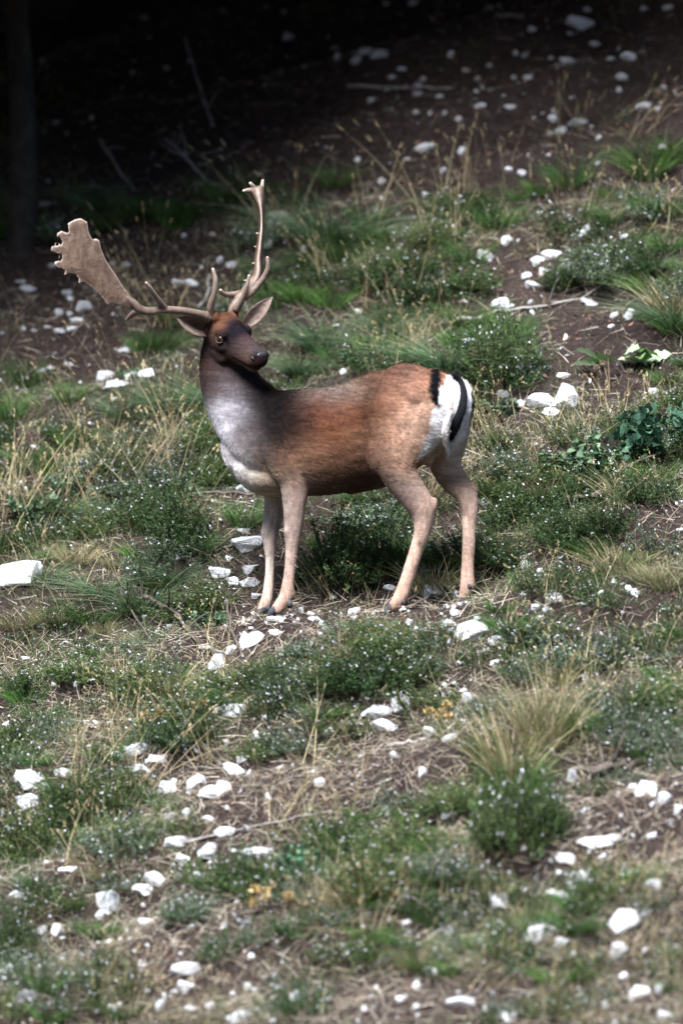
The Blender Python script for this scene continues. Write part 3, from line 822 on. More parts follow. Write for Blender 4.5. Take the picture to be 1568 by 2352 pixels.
tufts = [
 (745,800,250,1,.9,'big fine-bladed tuft of arching green grass behind the nose of the deer',None),
 (680,850,170,1,.8,'arching green grass tuft between the muzzle and the back',None),
 (640,700,160,0,.9,'green grass tuft behind the raised ear',None),
 (375,800,170,0,.9,'green grass tuft under the antler beam, left of the face',None),
 (330,800,120,2,.8,'short bright grass left of the face',None),
 (400,735,130,0,.8,'grass tuft right below the antler beam',None),
 (800,600,200,0,.9,'green grass tuft on the upper slope above the withers','grass tufts on the upper slope'),
 (900,560,190,0,.9,'green grass tuft on the upper slope above the withers','grass tufts on the upper slope'),
 (720,610,150,0,.9,'green grass tuft on the upper slope above the withers','grass tufts on the upper slope'),
 (960,620,170,0,.8,'green grass tuft on the upper slope above the withers','grass tufts on the upper slope'),
 (840,510,150,0,.8,'green grass tuft on the upper slope above the withers','grass tufts on the upper slope'),
 (1060,470,150,0,.8,'green grass tuft on the upper slope above the withers','grass tufts on the upper slope'),
 (1080,600,170,0,.8,'green grass tuft on the upper slope above the withers','grass tufts on the upper slope'),
 (1310,425,170,0,.9,'green grass tuft near the top right, at the edge of the shade','grass tufts at the top right'),
 (1240,440,120,2,.8,'green grass tuft near the top right, at the edge of the shade','grass tufts at the top right'),
 (1490,400,200,0,1.0,'green grass tuft near the top right, at the edge of the shade','grass tufts at the top right'),
 (1550,360,150,0,1.0,'green grass tuft near the top right, at the edge of the shade','grass tufts at the top right'),
 (1400,510,130,0,.9,'green grass tuft near the top right, at the edge of the shade','grass tufts at the top right'),
 (1540,720,170,3,1.0,'tall yellowing grass at the right edge of the upper slope',None),
 (330,1400,290,1,.8,'large tuft of silvery green grass combed over to the left, left of the forelegs',None),
 (400,1330,220,1,.8,'dark green grass growing behind the large combed tuft',None),
 (450,1260,130,0,.9,'dark green grass below the bush left of the chest',None),
 (1025,1295,120,2,.9,'bright green grass tuft between the two hind legs',None),
 (1195,1345,85,2,1.1,'small vivid green grass tuft right of the far hind hoof',None),
 (1350,1275,110,2,.8,'low bright green grass right of the hind legs, under the scrub','bright grass under the scrub'),
 (1465,1290,110,2,.9,'low bright green grass right of the hind legs, under the scrub','bright grass under the scrub'),
 (1150,1400,110,2,.8,'thin green grass beside the far hind hoof',None),
 (930,825,100,2,.8,'short green grass right above the back of the deer',None),
 (60,880,150,0,1.0,'dark grass tuft at the left edge beside flat stones','dark grass at the left edge'),
 (20,960,170,0,1.0,'dark grass tuft at the left edge beside flat stones','dark grass at the left edge'),
 (130,1090,160,0,1.0,'dark grass tuft among straws at the left edge','dark grass among straws'),
 (60,1060,140,0,1.0,'dark grass tuft among straws at the left edge','dark grass among straws'),
 (430,500,170,0,.8,'dim green grass in the shade above the flat antler','grass in the shade above the antler'),
 (330,500,150,0,.8,'dim green grass in the shade above the flat antler','grass in the shade above the antler'),
 (240,520,130,0,.9,'dim green grass in the shade above the flat antler','grass in the shade above the antler'),
 (190,1010,170,1,.8,'long-bladed green grass among straws beyond the grey thyme','long grass left of the chest'),
 (270,1190,190,1,.7,'long-bladed green grass among straws beyond the grey thyme','long grass left of the chest'),
 (390,1140,170,1,.7,'long-bladed green grass among straws beyond the grey thyme','long grass left of the chest'),
 (110,1330,200,1,.7,'long combed grass over the large knobbly boulder',None),
 (230,1360,220,1,.75,'long combed silvery grass left of the large tuft',None),
 (560,930,130,1,.8,'fine grass between the neck and the big arching tuft',None),
 (880,760,190,1,.8,'fine arching grass above the saddle of the back',None),
 (600,620,150,1,.8,'fine grass beside the upright antler',None),
 (1250,1700,230,3,1.2,'tall straw-coloured grass clump downhill of the hind legs',None),
 (1180,1780,220,3,1.2,'straw-coloured grass in front of the tall blurred bush',None),
 (1330,1680,170,0,1.0,'green and straw grass right of the tall blurred bush',None),
 (1180,1840,220,0,1.2,'green grass growing up through the tall blurred bush',None),
 (150,1830,200,0,.8,'blurred green grass tuft on the lower slope','blurred grass on the lower slope'),
 (100,2050,150,0,.8,'blurred green grass tuft on the lower slope','blurred grass on the lower slope'),
 (170,2080,120,2,.7,'blurred green grass tuft on the lower slope','blurred grass on the lower slope'),
 (520,1620,150,0,.7,'blurred green grass tuft on the lower slope','blurred grass on the lower slope'),
 (60,1610,130,2,.7,'blurred green grass tuft on the lower slope','blurred grass on the lower slope'),
 (1280,2250,150,2,.8,'blurred green grass tuft on the lower slope','blurred grass on the lower slope'),
 (950,2170,230,0,.6,'blurred green grass tuft on the lower slope','blurred grass on the lower slope'),
 (850,2150,170,2,.6,'blurred green grass tuft on the lower slope','blurred grass on the lower slope'),
 (1380,2050,130,2,.7,'blurred green grass tuft on the lower slope','blurred grass on the lower slope'),
 (1530,1560,150,2,.7,'blurred green grass tuft on the lower slope','blurred grass on the lower slope'),
 (260,2140,110,2,.6,'blurred green grass tuft on the lower slope','blurred grass on the lower slope'),
 (390,1590,170,3,.7,'pale straw tuft under the dark twigs downhill of the fore hooves','straw tufts under the twigs'),
 (290,1560,160,3,.7,'pale straw tuft under the dark twigs downhill of the fore hooves','straw tufts under the twigs'),
 (120,1430,160,3,.6,'pale dry tuft around the large knobbly boulder','dry tufts round the boulder'),
 (40,1440,150,3,.6,'pale dry tuft around the large knobbly boulder','dry tufts round the boulder'),
 (170,1290,130,3,.7,'pale dry tuft around the large knobbly boulder','dry tufts round the boulder'),
]
for px, py, w, v, hs, lab, g in tufts: place(TUF[v], px, py, w, lab, g, hs, (.36, .60, .30, .36)[v])

dry = [(345,1080,1),(290,1110,1),(250,1130,0),(210,1060,1),(180,1150,0),(410,1000,0),(450,1100,0),(130,1170,1),(60,1130,0),(370,1160,1),(90,1250,1),(430,1170,1),(20,1230,0),(300,960,1),(230,1190,0)]
for px, py, v in dry: place(STK[v], px, py, 130, 'tall thin straw-coloured grass stalks leaning left, in the tangle left of the chest', 'straw stalks left of the chest', .95, .22)
dry2 = [(700,590,1),(760,640,0),(930,720,1),(870,690,2),(940,790,2),(300,690,0),(350,660,1),(1010,560,2),(1110,430,2),(990,470,1),(1330,470,2),(1300,310,2),(1470,310,0),(380,740,0),(640,530,1),(860,540,1)]
for px, py, v in dry2: place(STK[v], px, py, 110, 'thin dry grass stalks with small seed heads standing on the slope above the deer', 'straw stalks above the deer', .9, .22)
dry3 = [(1110,980,2),(1130,960,2),(1150,1010,0),(1210,1080,0),(1180,1130,2),(1100,1060,2),(1320,1010,2),(1380,1180,2)]
for px, py, v in dry3: place(STK[v], px, py, 105, 'dry straw-coloured stalks right of the tail and hind legs', 'straw stalks right of the rump', .85, .22)
dry4 = [(700,1370,1),(770,1400,1),(860,1390,1),(930,1480,1),(1020,1500,2),(780,1490,0),(520,1490,2),(1180,1480,0),(1080,1340,2)]
for px, py, v in dry4: place(STK[v], px, py, 100, 'thin straws standing among the hooves of the deer', 'straws among the hooves', .8, .22)
dry5 = [(1240,1560,2),(1290,1640,2),(1180,1700,0),(800,1830,1),(720,1760,1),(200,1790,0),(330,1790,1),(420,1650,2),(480,1740,0),(640,1900,1),(760,1960,1),(300,1640,2),(240,1660,2),(870,2110,2),(1020,2050,2),(1400,1560,2),(1450,2180,2),(290,2310,2),(1130,2220,0),(1330,2330,2)]
for px, py, v in dry5: place(STK[v], px, py, 120, 'blurred straw stalks on the lower slope downhill of the deer', 'blurred straws low on the slope', .9, .22)

herbs = [(1520,1040,190,1,1.15,'dense teal-green leafy herb at the right edge beside dry seed balls',None),
 (1470,1010,130,1,1.0,'smaller teal-green herb touching the dense one at the right edge',None),
 (1370,1070,170,0,.8,'grey felted-leaf herb left of the teal herb','grey felted herbs right of the rump'),
 (1290,1080,130,0,.8,'grey felted-leaf herb left of the teal herb','grey felted herbs right of the rump'),
 (1150,950,110,0,.8,'grey felted herb right beside the tail',None),
 (80,1190,150,0,.8,'pale mint-grey leafy herb among straws at the left edge','mint-grey herbs at the left edge'),
 (150,1130,110,0,.9,'pale mint-grey leafy herb among straws at the left edge','mint-grey herbs at the left edge'),
 (810,830,100,0,.6,'pale grey herb just above the back, by two white stones',None),
 (690,2010,130,1,1.0,'dark teal herb, blurred, low on the slope',None),
 (480,1440,130,0,.6,'small leafy herb left of the fore hooves',None),
 (300,870,100,0,.5,'grey herb growing over the broad flat slab',None)]
for px, py, w, v, hs, lab, g in herbs: place(HOR[v], px, py, w, lab, g, hs, (.28, .34)[v])

# fill: small savory sprigs, copies of the bushes at small size, between the main ones
random.seed(5)
fills = 0
for _ in range(6000):
    if fills >= 560: break
    px = random.uniform(-10, 1580); py = random.uniform(420, 2340) if fills < 440 else random.uniform(1450, 2345)
    c = float(cover(np.array(px), np.array(py)))
    if random.random() > c * .9: continue
    if any(abs(px - a) < b_w * .6 + 12 and -10 < py - b < 62 for a, b, b_w, _h_ in rk if b_w > 42): continue
    v = random.choice([0, 1, 2, 1, 0, 'g', 'g', 's'] if py > 1450 else [0, 1, 2, 2, 'g', 'g', 'g', 's'])
    w = random.uniform(60, 150)
    low = 'downhill of' if py > 1500 else ('around' if py > 1050 else 'uphill of')
    if v == 'g': place(TUF[random.choice([0, 0, 2, 3] if py > 1000 else [0, 0, 2, 1])], px, py, w * (1.1 if py > 1450 else 1.3), f'small loose grass tuft on the slope {low} the deer', f'small grass tufts {low} the deer', .8, .34)
    elif v == 's': place(STK[2], px, py, w, f'short dry grass clump on the slope {low} the deer', f'short dry clumps {low} the deer', .6, .22)
    else:
        k_ = ('olive', 'grey flowering', 'dark green')[v]
        place(SPA[v], px, py, w * 1.25, f'loose {k_} herb sprigs on the slope {low} the deer', f'{k_} sprigs {low} the deer', random.uniform(.6, 1.1))
    fills += 1

# ------------------------------------------------------------------ broad lobed-leaf sapling on bare soil
def lobed_leaf(L, W):
    half = [(0, .0), (.10, .10), (.18, .32), (.28, .30), (.36, .22), (.44, .40), (.56, .46), (.62, .28), (.70, .24), (.80, .34), (.88, .20), (1.0, .0)]
    V = []; F = []
    n = len(half)
    for x, w in half: V.append((x * L, 0, -.08 * L * (x - .4) ** 2 * 4))
    for s in (1, -1):
        for x, w in half: V.append((x * L - .02 * L * (w > .3), s * w * W, .10 * W * w * 2 - .08 * L * (x - .4) ** 2 * 4))
    for s in range(2):
        o = n * (1 + s)
        for i in range(n - 1):
            f = [i, i + 1, o + i + 1, o + i]
            F.append(f if s == 0 else f[::-1])
    return np.array(V), np.array(F)
def sapling(px, py, wpx, label, n=13, seed=3):
    r = np.random.default_rng(seed)
    p = hit(px, py); e = bpy.data.objects.new('oak_seedling', None); COL.objects.link(e); e.location = p
    tag(e, label, 'seedling')
    V, F = lobed_leaf(.115, .075)
    cols = [s2l(c) for c in ((138, 160, 122), (150, 170, 136), (126, 152, 106), (112, 142, 84))]
    mes = [mk_mesh('leaf', V, F, M_LEAF, np.tile(c, (len(V), 1)), smooth=True) for c in cols]
    R = wpx / PXM / 2
    st = []
    for i in range(n):
        a = i / (n - 1) * 2 - 1
        q = np.array([a * R + r.normal() * .01, r.normal() * .03, .05 + .05 * r.uniform() - .02 * abs(a)])
        st.append([(0.3 * q[0], 0, 0.0, .002, .002), (q[0] * .7, q[1] * .5, q[2] * .8, .0015, .0015), (*q, .001, .001)])
        l = link('leaf', mes[i % 4], e, q)
        l.rotation_euler = (r.uniform(.2, 1.0), r.uniform(-.5, .3), r.uniform(0, 6.28)); s = r.uniform(.7, 1.2); l.scale = (s, s, s)
    V, F, _ = join([tube(s, (0, 1, 0), 5, 2) for s in st])
    link('stem', mk_mesh('stem', V, F, M_TWIG), e)
sapling(1445, 858, 175, 'bright pale green oak seedling with lobed leaves on bare brown soil')

# ------------------------------------------------------------------ dry seed-ball stalks (scabious)
def seedball(px, py, hpx, balls, label, group, seed):
    r = np.random.default_rng(seed); p = hit(px, py)
    e = bpy.data.objects.new('seed_ball_plant', None); COL.objects.link(e); e.location = p
    tag(e, label, 'dry plant', group)
    hm = hpx / PXM; st = []
    for i in range(balls):
        t = np.array([r.normal() * .02, r.normal() * .02, hm * (1 - .28 * i)])
        st.append([(0, 0, -.02, .0022, .0022), (t[0] * .4, t[1] * .4, t[2] * .5, .0018, .0018), (*t, .0014, .0014)])
        n = 150
        d = rdir(n); V, F, C = leaves(t + d * .004, d, np.full(n, .012), np.full(n, .004), pick([(150, 132, 108), (128, 112, 94), (168, 150, 122)], n, .12))
        link('seed_ball', mk_mesh('seed_ball', V, F, M_STRAW, C), e)
    V, F, _ = join([tube(s, (0, 1, 0), 5, 3) for s in st])
    link('stalk', mk_mesh('stalk', V, F, M_STRAW, np.tile(s2l((150, 134, 104)), (len(V), 1))), e)
for i, (px, py, h, b) in enumerate([(1100,905,100,2),(1118,905,55,1),(1380,930,90,2),(1335,935,70,1),(1400,900,95,2),(1425,960,80,2),(1440,910,60,1),(1355,1000,60,2),(1390,1010,75,2),(1475,930,50,1)]):
    if i < 2: seedball(px, py, h, b, 'dry stalk with round seed balls standing right beside the rump', 'seed-ball stalks beside the rump', 60 + i)
    else: seedball(px, py, h, b, 'dry brown stalk with round seed balls in front of the teal herb and seedling', 'seed-ball stalks by the teal herb', 60 + i)

# dried carline-thistle heads
def thistle(px, py, wpx, label, seed):
    r = np.random.default_rng(seed); p = hit(px, py); e = bpy.data.objects.new('dried_thistle', None); COL.objects.link(e); e.location = p
    tag(e, label, 'dried thistle')
    R = wpx / PXM / 2
    for i in range(5):
        c = np.array([r.uniform(-R, R), r.uniform(-.03, .03), r.uniform(.03, .09)])
        n = 60; d = rdir(n, .7)
        V, F, C = leaves(c + d * .004, d, r.uniform(.014, .026, n), np.full(n, .007), pick([(186, 152, 84), (200, 168, 104), (150, 118, 70), (208, 186, 140)], n, .12))
        link('flower_head', mk_mesh('flower_head', V, F, M_STRAW, C), e)
        V, F = tube([(c[0] * .5, c[1] * .5, -.02, .003, .003), (*(c * .8), .0025, .0025), (*c, .002, .002)], (0, 1, 0), 5, 2)
        link('stem', mk_mesh('stem', V, F, M_TWIG), e)
thistle(640, 2095, 110, 'blurred dried golden thistle heads low on the slope', 71)
thistle(1010, 1672, 60, 'dried curled yellow thistle heads beside the yellow-stained stone', 72)
thistle(340, 1680, 90, 'dried pale thistle heads on the slope downhill of the dark twigs', 73)
thistle(440, 1660, 60, 'few dried ochre thistle heads right of the pale ones', 74)

# ------------------------------------------------------------------ fallen branches
def branch(pts, rad, mat, label, group=None, seed=0, forks=0, lift=.012):
    """pts: (px, py[, extra height]) along the branch"""
    r = np.random.default_rng(seed + 900)
    W = []
    for q in pts:
        p = hit(q[0], q[1]); p[2] += lift + (q[2] if len(q) > 2 else 0); W.append(p)
    W = np.array(W); m = resample(W, 5)
    m[1:-1] += r.normal(size=(len(m) - 2, 3)) * rad * .35
    n = len(m); o = m[0].copy(); m = m - o
    rr = np.linspace(1, .55, n) * rad * (1 + r.normal(size=n) * .1)
    parts = [tube(np.column_stack([m, rr, rr]), (0, .3, 1), 8, 1)]
    for k in range(forks):
        i = r.integers(2, n - 1); d = unit(m[min(i + 1, n - 1)] - m[i - 1]) + r.normal(size=3) * .6; d[2] = abs(d[2]) + .15; d = unit(d)
        ln = r.uniform(.06, .2); f0 = m[i]
        parts.append(tube([(*f0, rad * .5, rad * .5), (*(f0 + d * ln * .5 + r.normal(size=3) * .01), rad * .38, rad * .38), (*(f0 + d * ln), rad * .18, rad * .18)], (.2, .3, 1), 6, 2))
    V, F, _ = join(parts)
    ob = link('fallen_branch', mk_mesh('fallen_branch', V, F, mat, smooth=True), None, o)
    tag(ob, label, 'branch', group)
branch([(470,1158,.03),(540,1160,.03),(610,1163,.03)], .007, M_TWIG, 'straight dark stick pointing at the chest from the left', seed=1, lift=.02)
branch([(430,1300),(480,1275),(520,1265),(600,1235)], .010, M_TWIG, 'crooked dark root running to the white block left of the forelegs', seed=2, forks=1)
branch([(890,1402),(960,1372),(1010,1345),(1058,1322,.02)], .0075, M_TWIG, 'dark stick passing behind both hind feet', seed=3)
branch([(1020,748),(1060,742),(1108,736)], .016, M_GREYWOOD, 'barkless pale grey branch on the slope above the rump', seed=4, lift=.018)
branch([(985,790),(1020,770),(1060,742)], .006, M_GREYWOOD, 'thin grey stick running down from the barkless branch', seed=5)
branch([(1130,722),(1200,715),(1290,700),(1340,690)], .008, M_GREYWOOD, 'long grey-brown stick right of the barkless branch', seed=6, forks=2)
branch([(1340,620),(1400,622),(1425,640),(1420,665)], .009, M_GREYWOOD, 'bent grey branch hooked downward on the upper right slope', seed=7)
branch([(1300,1180,.03),(1400,1160,.03),(1480,1143,.03),(1580,1130,.03)], .014, M_TWIG, 'thick dark branch lying across the scrub to the right of the hind legs', seed=8, forks=3, lift=.03)
branch([(1330,1170,.02),(1400,1125,.02),(1470,1090,.03),(1580,1060,.03)], .008, M_TWIG, 'thinner dark branch above the thick one in the scrub', seed=9, forks=3, lift=.03)
branch([(1360,1785),(1430,1770),(1500,1755),(1590,1738)], .020, M_TWIG, 'thick blurred dark branch entering from the right on the lower slope', seed=10, forks=2, lift=.02)
branch([(1260,1740),(1310,1755),(1360,1785)], .008, M_TWIG, 'thin bent twig joining the end of the thick blurred branch', seed=11)
branch([(860,2225),(920,2200),(980,2165),(1030,2135)], .014, M_GREYWOOD, 'blurred brown branch lying low on the slope', seed=12)
branch([(890,1720),(940,1712),(980,1702)], .009, M_GREYWOOD, 'short pale grey stick beside the yellow-stained stone', seed=13)
branch([(330,1405,.05),(400,1440,.05),(450,1490,.02)], .009, M_TWIG, 'dark forked twig sticking out left of the fore hooves', seed=14, forks=5)
branch([(460,1495),(490,1500),(525,1510)], .011, M_GREYWOOD, 'short pale broken stick end below the dark forked twig', seed=15)
branch([(520,1440,.10),(530,1480,.06),(560,1530,.02)], .006, M_TWIG, 'dark twig slanting in front of the lowest stone under the fore hooves', seed=16, forks=1)
branch([(260,1380,.10),(300,1440,.06),(350,1490,.02)], .006, M_TWIG, 'thin bare twigs rising from the dry shrub left of the fore hooves', seed=17, forks=6)
branch([(400,1950),(520,1920),(640,1895),(760,1870)], .0055, M_GREYWOOD, 'long thin pale stick blurred on the lower slope', seed=18)
branch([(630,1935),(700,1945),(780,1950)], .010, M_TWIG, 'blurred dark stick beside the teal herb low on the slope', seed=19)
branch([(1230,2010),(1300,1950),(1340,1925)], .010, M_TWIG, 'blurred crooked stick under the tall blurred bush', seed=20)
branch([(800,203),(870,205),(960,208),(1040,207)], .008, M_GREYWOOD, 'long pale stick on the dark shaded soil near the top', seed=21, forks=1)
branch([(1120,20),(1150,40),(1200,42)], .010, M_GREYWOOD, 'curved pale stick in the shade at the very top', seed=22)
branch([(230,375,.10),(265,410,.05),(310,445)], .006, M_GREYWOOD, 'thin pale twig in the black shade above the flat antler', seed=23, forks=2)
branch([(380,350,.05),(430,390,.04),(480,425),(560,425)], .008, M_GREYWOOD, 'brown branching twig heap in the shade beside the upright antler', seed=24, forks=8)
branch([(425,215,.25),(455,270,.15),(490,310,.03)], .006, M_GREYWOOD, 'pale thin stem rising in the dark wood', seed=25, forks=1)
branch([(1250,1400),(1290,1372),(1330,1350)], .006, M_GREYWOOD, 'pale stick beside the row of stones under the hind hooves', seed=26)
branch([(455,715),(475,690),(480,640)], .009, M_GREYWOOD, 'bluish grey stick behind the brow tines', seed=27, lift=.02)

# ------------------------------------------------------------------ stuff: litter, gravel, small greens
def stuff(name, V, F, mat, C, label, cat):
    o = link(name, mk_mesh(name, V, F, mat, C)); tag(o, label, cat, kind='stuff'); return o

def on_ground(N, dens):
    x, y, z, px, py = scatter(N)
    k = rng.uniform(0, 1, N) < dens(px, py)
    x, y, z, px, py = x[k], y[k], z[k], px[k], py[k]
    return np.stack([x, y, z], 1), HN(x, y), px, py

# fallen straw and stem bits
p, n, px, py = on_ground(180000, lambda a, b: np.where(b < 430, .08, np.where(b > 1450, 1.2, np.where(b < 900, .28, .5))) * (.45 + .55 * vn(a / 60, b / 60, 4)))
N = len(p)
d = unit(rng.normal(size=(N, 3)) + np.array([-.5, 0, 0])); d = unit(d - n * np.sum(d * n, 1, keepdims=True) + n * rng.uniform(-.02, .35, (N, 1)))
V, F, C = blades(p + n * rng.uniform(.0, .014, (N, 1)), d, rng.uniform(.03, .13, N), rng.uniform(.0015, .0034, N), n * rng.uniform(-.35, .1, (N, 1)),
                 pick([(168, 156, 132), (146, 132, 112), (116, 102, 86), (190, 180, 158), (92, 80, 68)], N), 3)
stuff('straw_litter', V, F, M_STRAW, C, 'fallen straws and dry stem bits strewn over the soil', 'litter')

# dead leaves and crumbs
p, n, px, py = on_ground(16000, lambda a, b: .35 + .5 * (b < 800))
N = len(p)
d = rdir(N); d = unit(d - n * np.sum(d * n, 1, keepdims=True) * .85)
V, F, C = leaves(p + n * .006, d, rng.uniform(.012, .034, N), rng.uniform(.007, .018, N), pick([(92, 62, 48), (74, 52, 42), (112, 82, 60), (60, 44, 38), (130, 100, 76)], N))
stuff('dead_leaves', V, F, M_STRAW, C, 'brown dead leaves and crumbs scattered over the hillside', 'litter')

# short living blades
p, n, px, py = on_ground(340000, lambda a, b: cover(a, b) * (.25 + .75 * vn(a / 45, b / 40, 9)))
N = len(p)
d = unit(rng.normal(size=(N, 3)) * .5 + np.array([-.1, 0, 1]))
mixv = vn(px / 120, py / 100, 31)[:, None]
C0 = pick([(86, 112, 66), (76, 104, 66), (106, 122, 82)], N) * mixv + pick([(132, 128, 88), (116, 116, 78), (150, 142, 104)], N) * (1 - mixv)
V, F, C = blades(p - n * .005, d, rng.uniform(.025, .12, N) * rng.uniform(.5, 1, N), rng.uniform(.0018, .0034, N), rng.normal(size=(N, 3)) * .3 + np.array([-.15, 0, -.1]), C0, 3)
stuff('short_grass', V, F, M_GRASS, C, 'short thin grass growing between stones and bushes', 'grass')

# tiny herb leaves
p, n, px, py = on_ground(140000, lambda a, b: cover(a, b) * (.2 + .8 * vn(a / 70, b / 55, 14)))
N = len(p)
V, F, C = leaves(p + n * rng.uniform(0, .03, (N, 1)), rdir(N, .8), rng.uniform(.008, .02, N), rng.uniform(.004, .009, N), pick([(78, 98, 56), (98, 112, 76), (116, 124, 98), (66, 90, 58)], N))
stuff('ground_herbs', V, F, M_LEAF, C, 'tiny green and grey herbs carpeting the soil', 'herbs')

# thin standing straws
p, n, px, py = on_ground(34000, lambda a, b: (b > 420) * np.clip(cover(a, b) + .25, 0, 1) * (vn(a / 150, b / 110, 63) > .38) * (.25 + .45 * ((a < 520) & (b > 850) & (b < 1500))))
N = len(p)
d = unit(np.stack([rng.normal(size=N) * .35 - .25, rng.normal(size=N) * .3, np.ones(N)], 1))
V, F, C = blades(p - n * .01, d, rng.uniform(.06, .26, N) * rng.uniform(.5, 1.1, N), rng.uniform(.0016, .0027, N), np.stack([rng.normal(size=N) * .3 - .1, rng.normal(size=N) * .2, -rng.uniform(0, .3, N)], 1),
                 pick([(184, 170, 130), (164, 150, 116), (146, 138, 100), (196, 184, 150), (132, 130, 92)], N, .12), 4)
stuff('standing_straw', V, F, M_STRAW, C, 'thin dry straws standing among the bushes', 'dry grass')

# little white flowers in the carpet
p, n, px, py = on_ground(1800, lambda a, b: cover(a, b) * (vn(a / 90, b / 70, 44) > .55) * (b > 430) * .8)
N = len(p); fp = np.repeat(p + n * rng.uniform(.02, .07, (N, 1)), 4, 0)
V, F, C = leaves(fp, rdir(len(fp), .2), rng.uniform(.004, .0085, len(fp)), rng.uniform(.003, .007, len(fp)), pick([(226, 224, 236), (205, 200, 220)], len(fp), .06))
stuff('tiny_flowers', V, F, M_FLOWER, C, 'tiny white flowers dotted through the low herbs', 'flowers')

# gravel chips
p, n, px, py = on_ground(34000, lambda a, b: (.30 + .6 * (vn(a / 80, b / 50, 55) > .5)) * np.where(b < 450, .2, np.where(b > 1380, 1, .45)) * .8)
N = len(p)
bmv = np.array([(1, 0, -.35), (-.5, .87, -.35), (-.5, -.87, -.35), (.5, .7, .5), (-.9, .05, .55), (.5, -.7, .45)])
bf = np.array([[0, 1, 3, 3], [1, 2, 4, 4], [2, 0, 5, 5], [3, 4, 5, 5], [0, 3, 5, 5], [1, 4, 3, 3], [2, 5, 4, 4]])[:, :3]
R3 = unit(rng.normal(size=(N, 3))); R4 = unit(np.cross(R3, rng.normal(size=(N, 3)))); R5 = np.cross(R3, R4)
sz = (.0028 + np.where(py > 1400, .016, .011) * rng.uniform(0, 1, N) ** 5.0)
A = (R3 * (sz * rng.uniform(.8, 1.7, N))[:, None])[:, None]; B = (R4 * sz[:, None])[:, None]; Cc = (R5 * (sz * rng.uniform(.6, 1, N))[:, None])[:, None]
V = p[:, None] + n[:, None] * (sz * .4)[:, None, None] + bmv[None, :, :1] * A + bmv[None, :, 1:2] * B + bmv[None, :, 2:] * Cc
F = (np.arange(N)[:, None, None] * 6 + bf[None]).reshape(-1, 3)
stuff('gravel', V.reshape(-1, 3), F, M_ROCK, None, 'small white limestone chips scattered over the slope', 'gravel')
# ------------------------------------------------------------------ the fallow buck
YAW = math.radians(26.0)
FWD = np.array([-math.cos(YAW), math.sin(YAW), 0.0])
LFT = np.array([-math.sin(YAW), -math.cos(YAW), 0.0])
UP = np.array([0, 0, 1.0])
def axy(px): return -(px - 780) / PXM * math.tan(YAW)

bp = []
# trunk: axis px, back py, belly py, half width
body = [(528,935,1082,.085),(560,915,1118,.118),(600,902,1137,.138),(640,898,1144,.150),(700,892,1141,.158),(760,889,1136,.164),(815,880,1120,.162),(865,857,1104,.155),(915,844,1085,.158),(965,843,1055,.158),(1010,848,1020,.140),(1042,862,985,.105)]
body[:2] = [(545,935,1085,.085),(572,915,1115,.115)]
st = []
for px, t, b, w in body:
    y = axy(px); c = P(px, (t + b) / 2, y); st.append((*c, (b - t) / 2 / PXM, w))
bp.append(tube(st, LFT, 24, 4, .7))
def limb(rows, depth=.9, n=16):
    return tube([(*P(px, py, y), hw / PXM, hw / PXM * (rows_d if (rows_d := (r[0] if r else depth)) else depth)) for px, py, y, hw, *r in rows], (0, 1, 0), n, 4)
# neck
bp.append(limb([(680,1040,.06,88,.9),(640,1018,.095,94,.95),(602,985,.13,94,.92),(568,948,.16,86,.87),(541,908,.185,76,.85),(525,868,.20,67,.85),(519,828,.21,61,.85),(518,790,.205,53,.9),(520,762,.19,45,.9)], .85, 24))
# brisket swelling
bp.append(ellipsoid(P(583,1022,.145), np.array([FWD * .145, LFT * .105, UP * .15])))
bp.append(ellipsoid(P(632,1080,.09), np.array([FWD * .15, LFT * .11, UP * .095])))
bp.append(ellipsoid(P(590,1066,.13), np.array([FWD * .105, LFT * .10, UP * .095])))
# withers
bp.append(ellipsoid(P(640,925,axy(640)), np.array([FWD * .14, LFT * .075, UP * .05])))
# near foreleg
bp.append(limb([(640,955,.0,48,.45),(648,1005,-.02,62,.5),(660,1055,-.03,52,.6),(675,1100,-.03,37,.7),(677,1140,-.03,30,.85),(675,1185,-.03,24.5,.9),(672,1220,-.03,21,.9),(671,1248,-.03,16.5),(668,1285,-.03,14.2),(664,1325,-.03,13.6),(658,1364,-.03,16.8),(648,1386,-.03,16.5),(633,1402,-.03,14)]))
bp.append(ellipsoid(P(660,1218,-.04), np.array([[.016, 0, 0], [0, .018, 0], [0, 0, .032]])))
bp.append(ellipsoid(P(671,1366,-.03), np.array([[.014, 0, 0], [0, .016, 0], [.004, 0, .018]])))
bp.append(ellipsoid(P(606,1222,.22), np.array([[.014, 0, 0], [0, .016, 0], [0, 0, .03]])))
# far foreleg
bp.append(limb([(620,1040,.24,45,.5),(628,1090,.235,36,.7),(630,1140,.23,25,.85),(629,1180,.23,24),(621,1218,.23,20.5),(619,1248,.225,15.5),(620,1290,.22,11.8),(618,1330,.215,11.5),(615,1362,.21,12.5),(610,1385,.205,14.5),(601,1404,.20,12.5)]))
# near hind leg
bp.append(limb([(945,880,-.10,70,.7),(938,908,-.19,76,.6),(930,945,-.23,82,.6),(922,995,-.25,78,.55),(912,1040,-.26,60,.6),(914,1080,-.26,45,.7),(936,1122,-.255,37,.75),(963,1158,-.25,33,.75),(972,1186,-.245,27,.8),(969,1222,-.245,19.5,.9),(957,1262,-.24,16.5),(944,1302,-.24,16),(931,1342,-.235,16),(922,1366,-.235,17.5),(912,1383,-.235,15.5),(899,1397,-.23,13)]))
bp.append(ellipsoid(P(996,1160,-.248), np.array([[.016, 0, 0], [0, .018, 0], [.004, 0, .034]])))
bp.append(ellipsoid(P(868,1045,-.25), np.array([[.045, 0, .02], [0, .05, 0], [-.02, 0, .08]])))
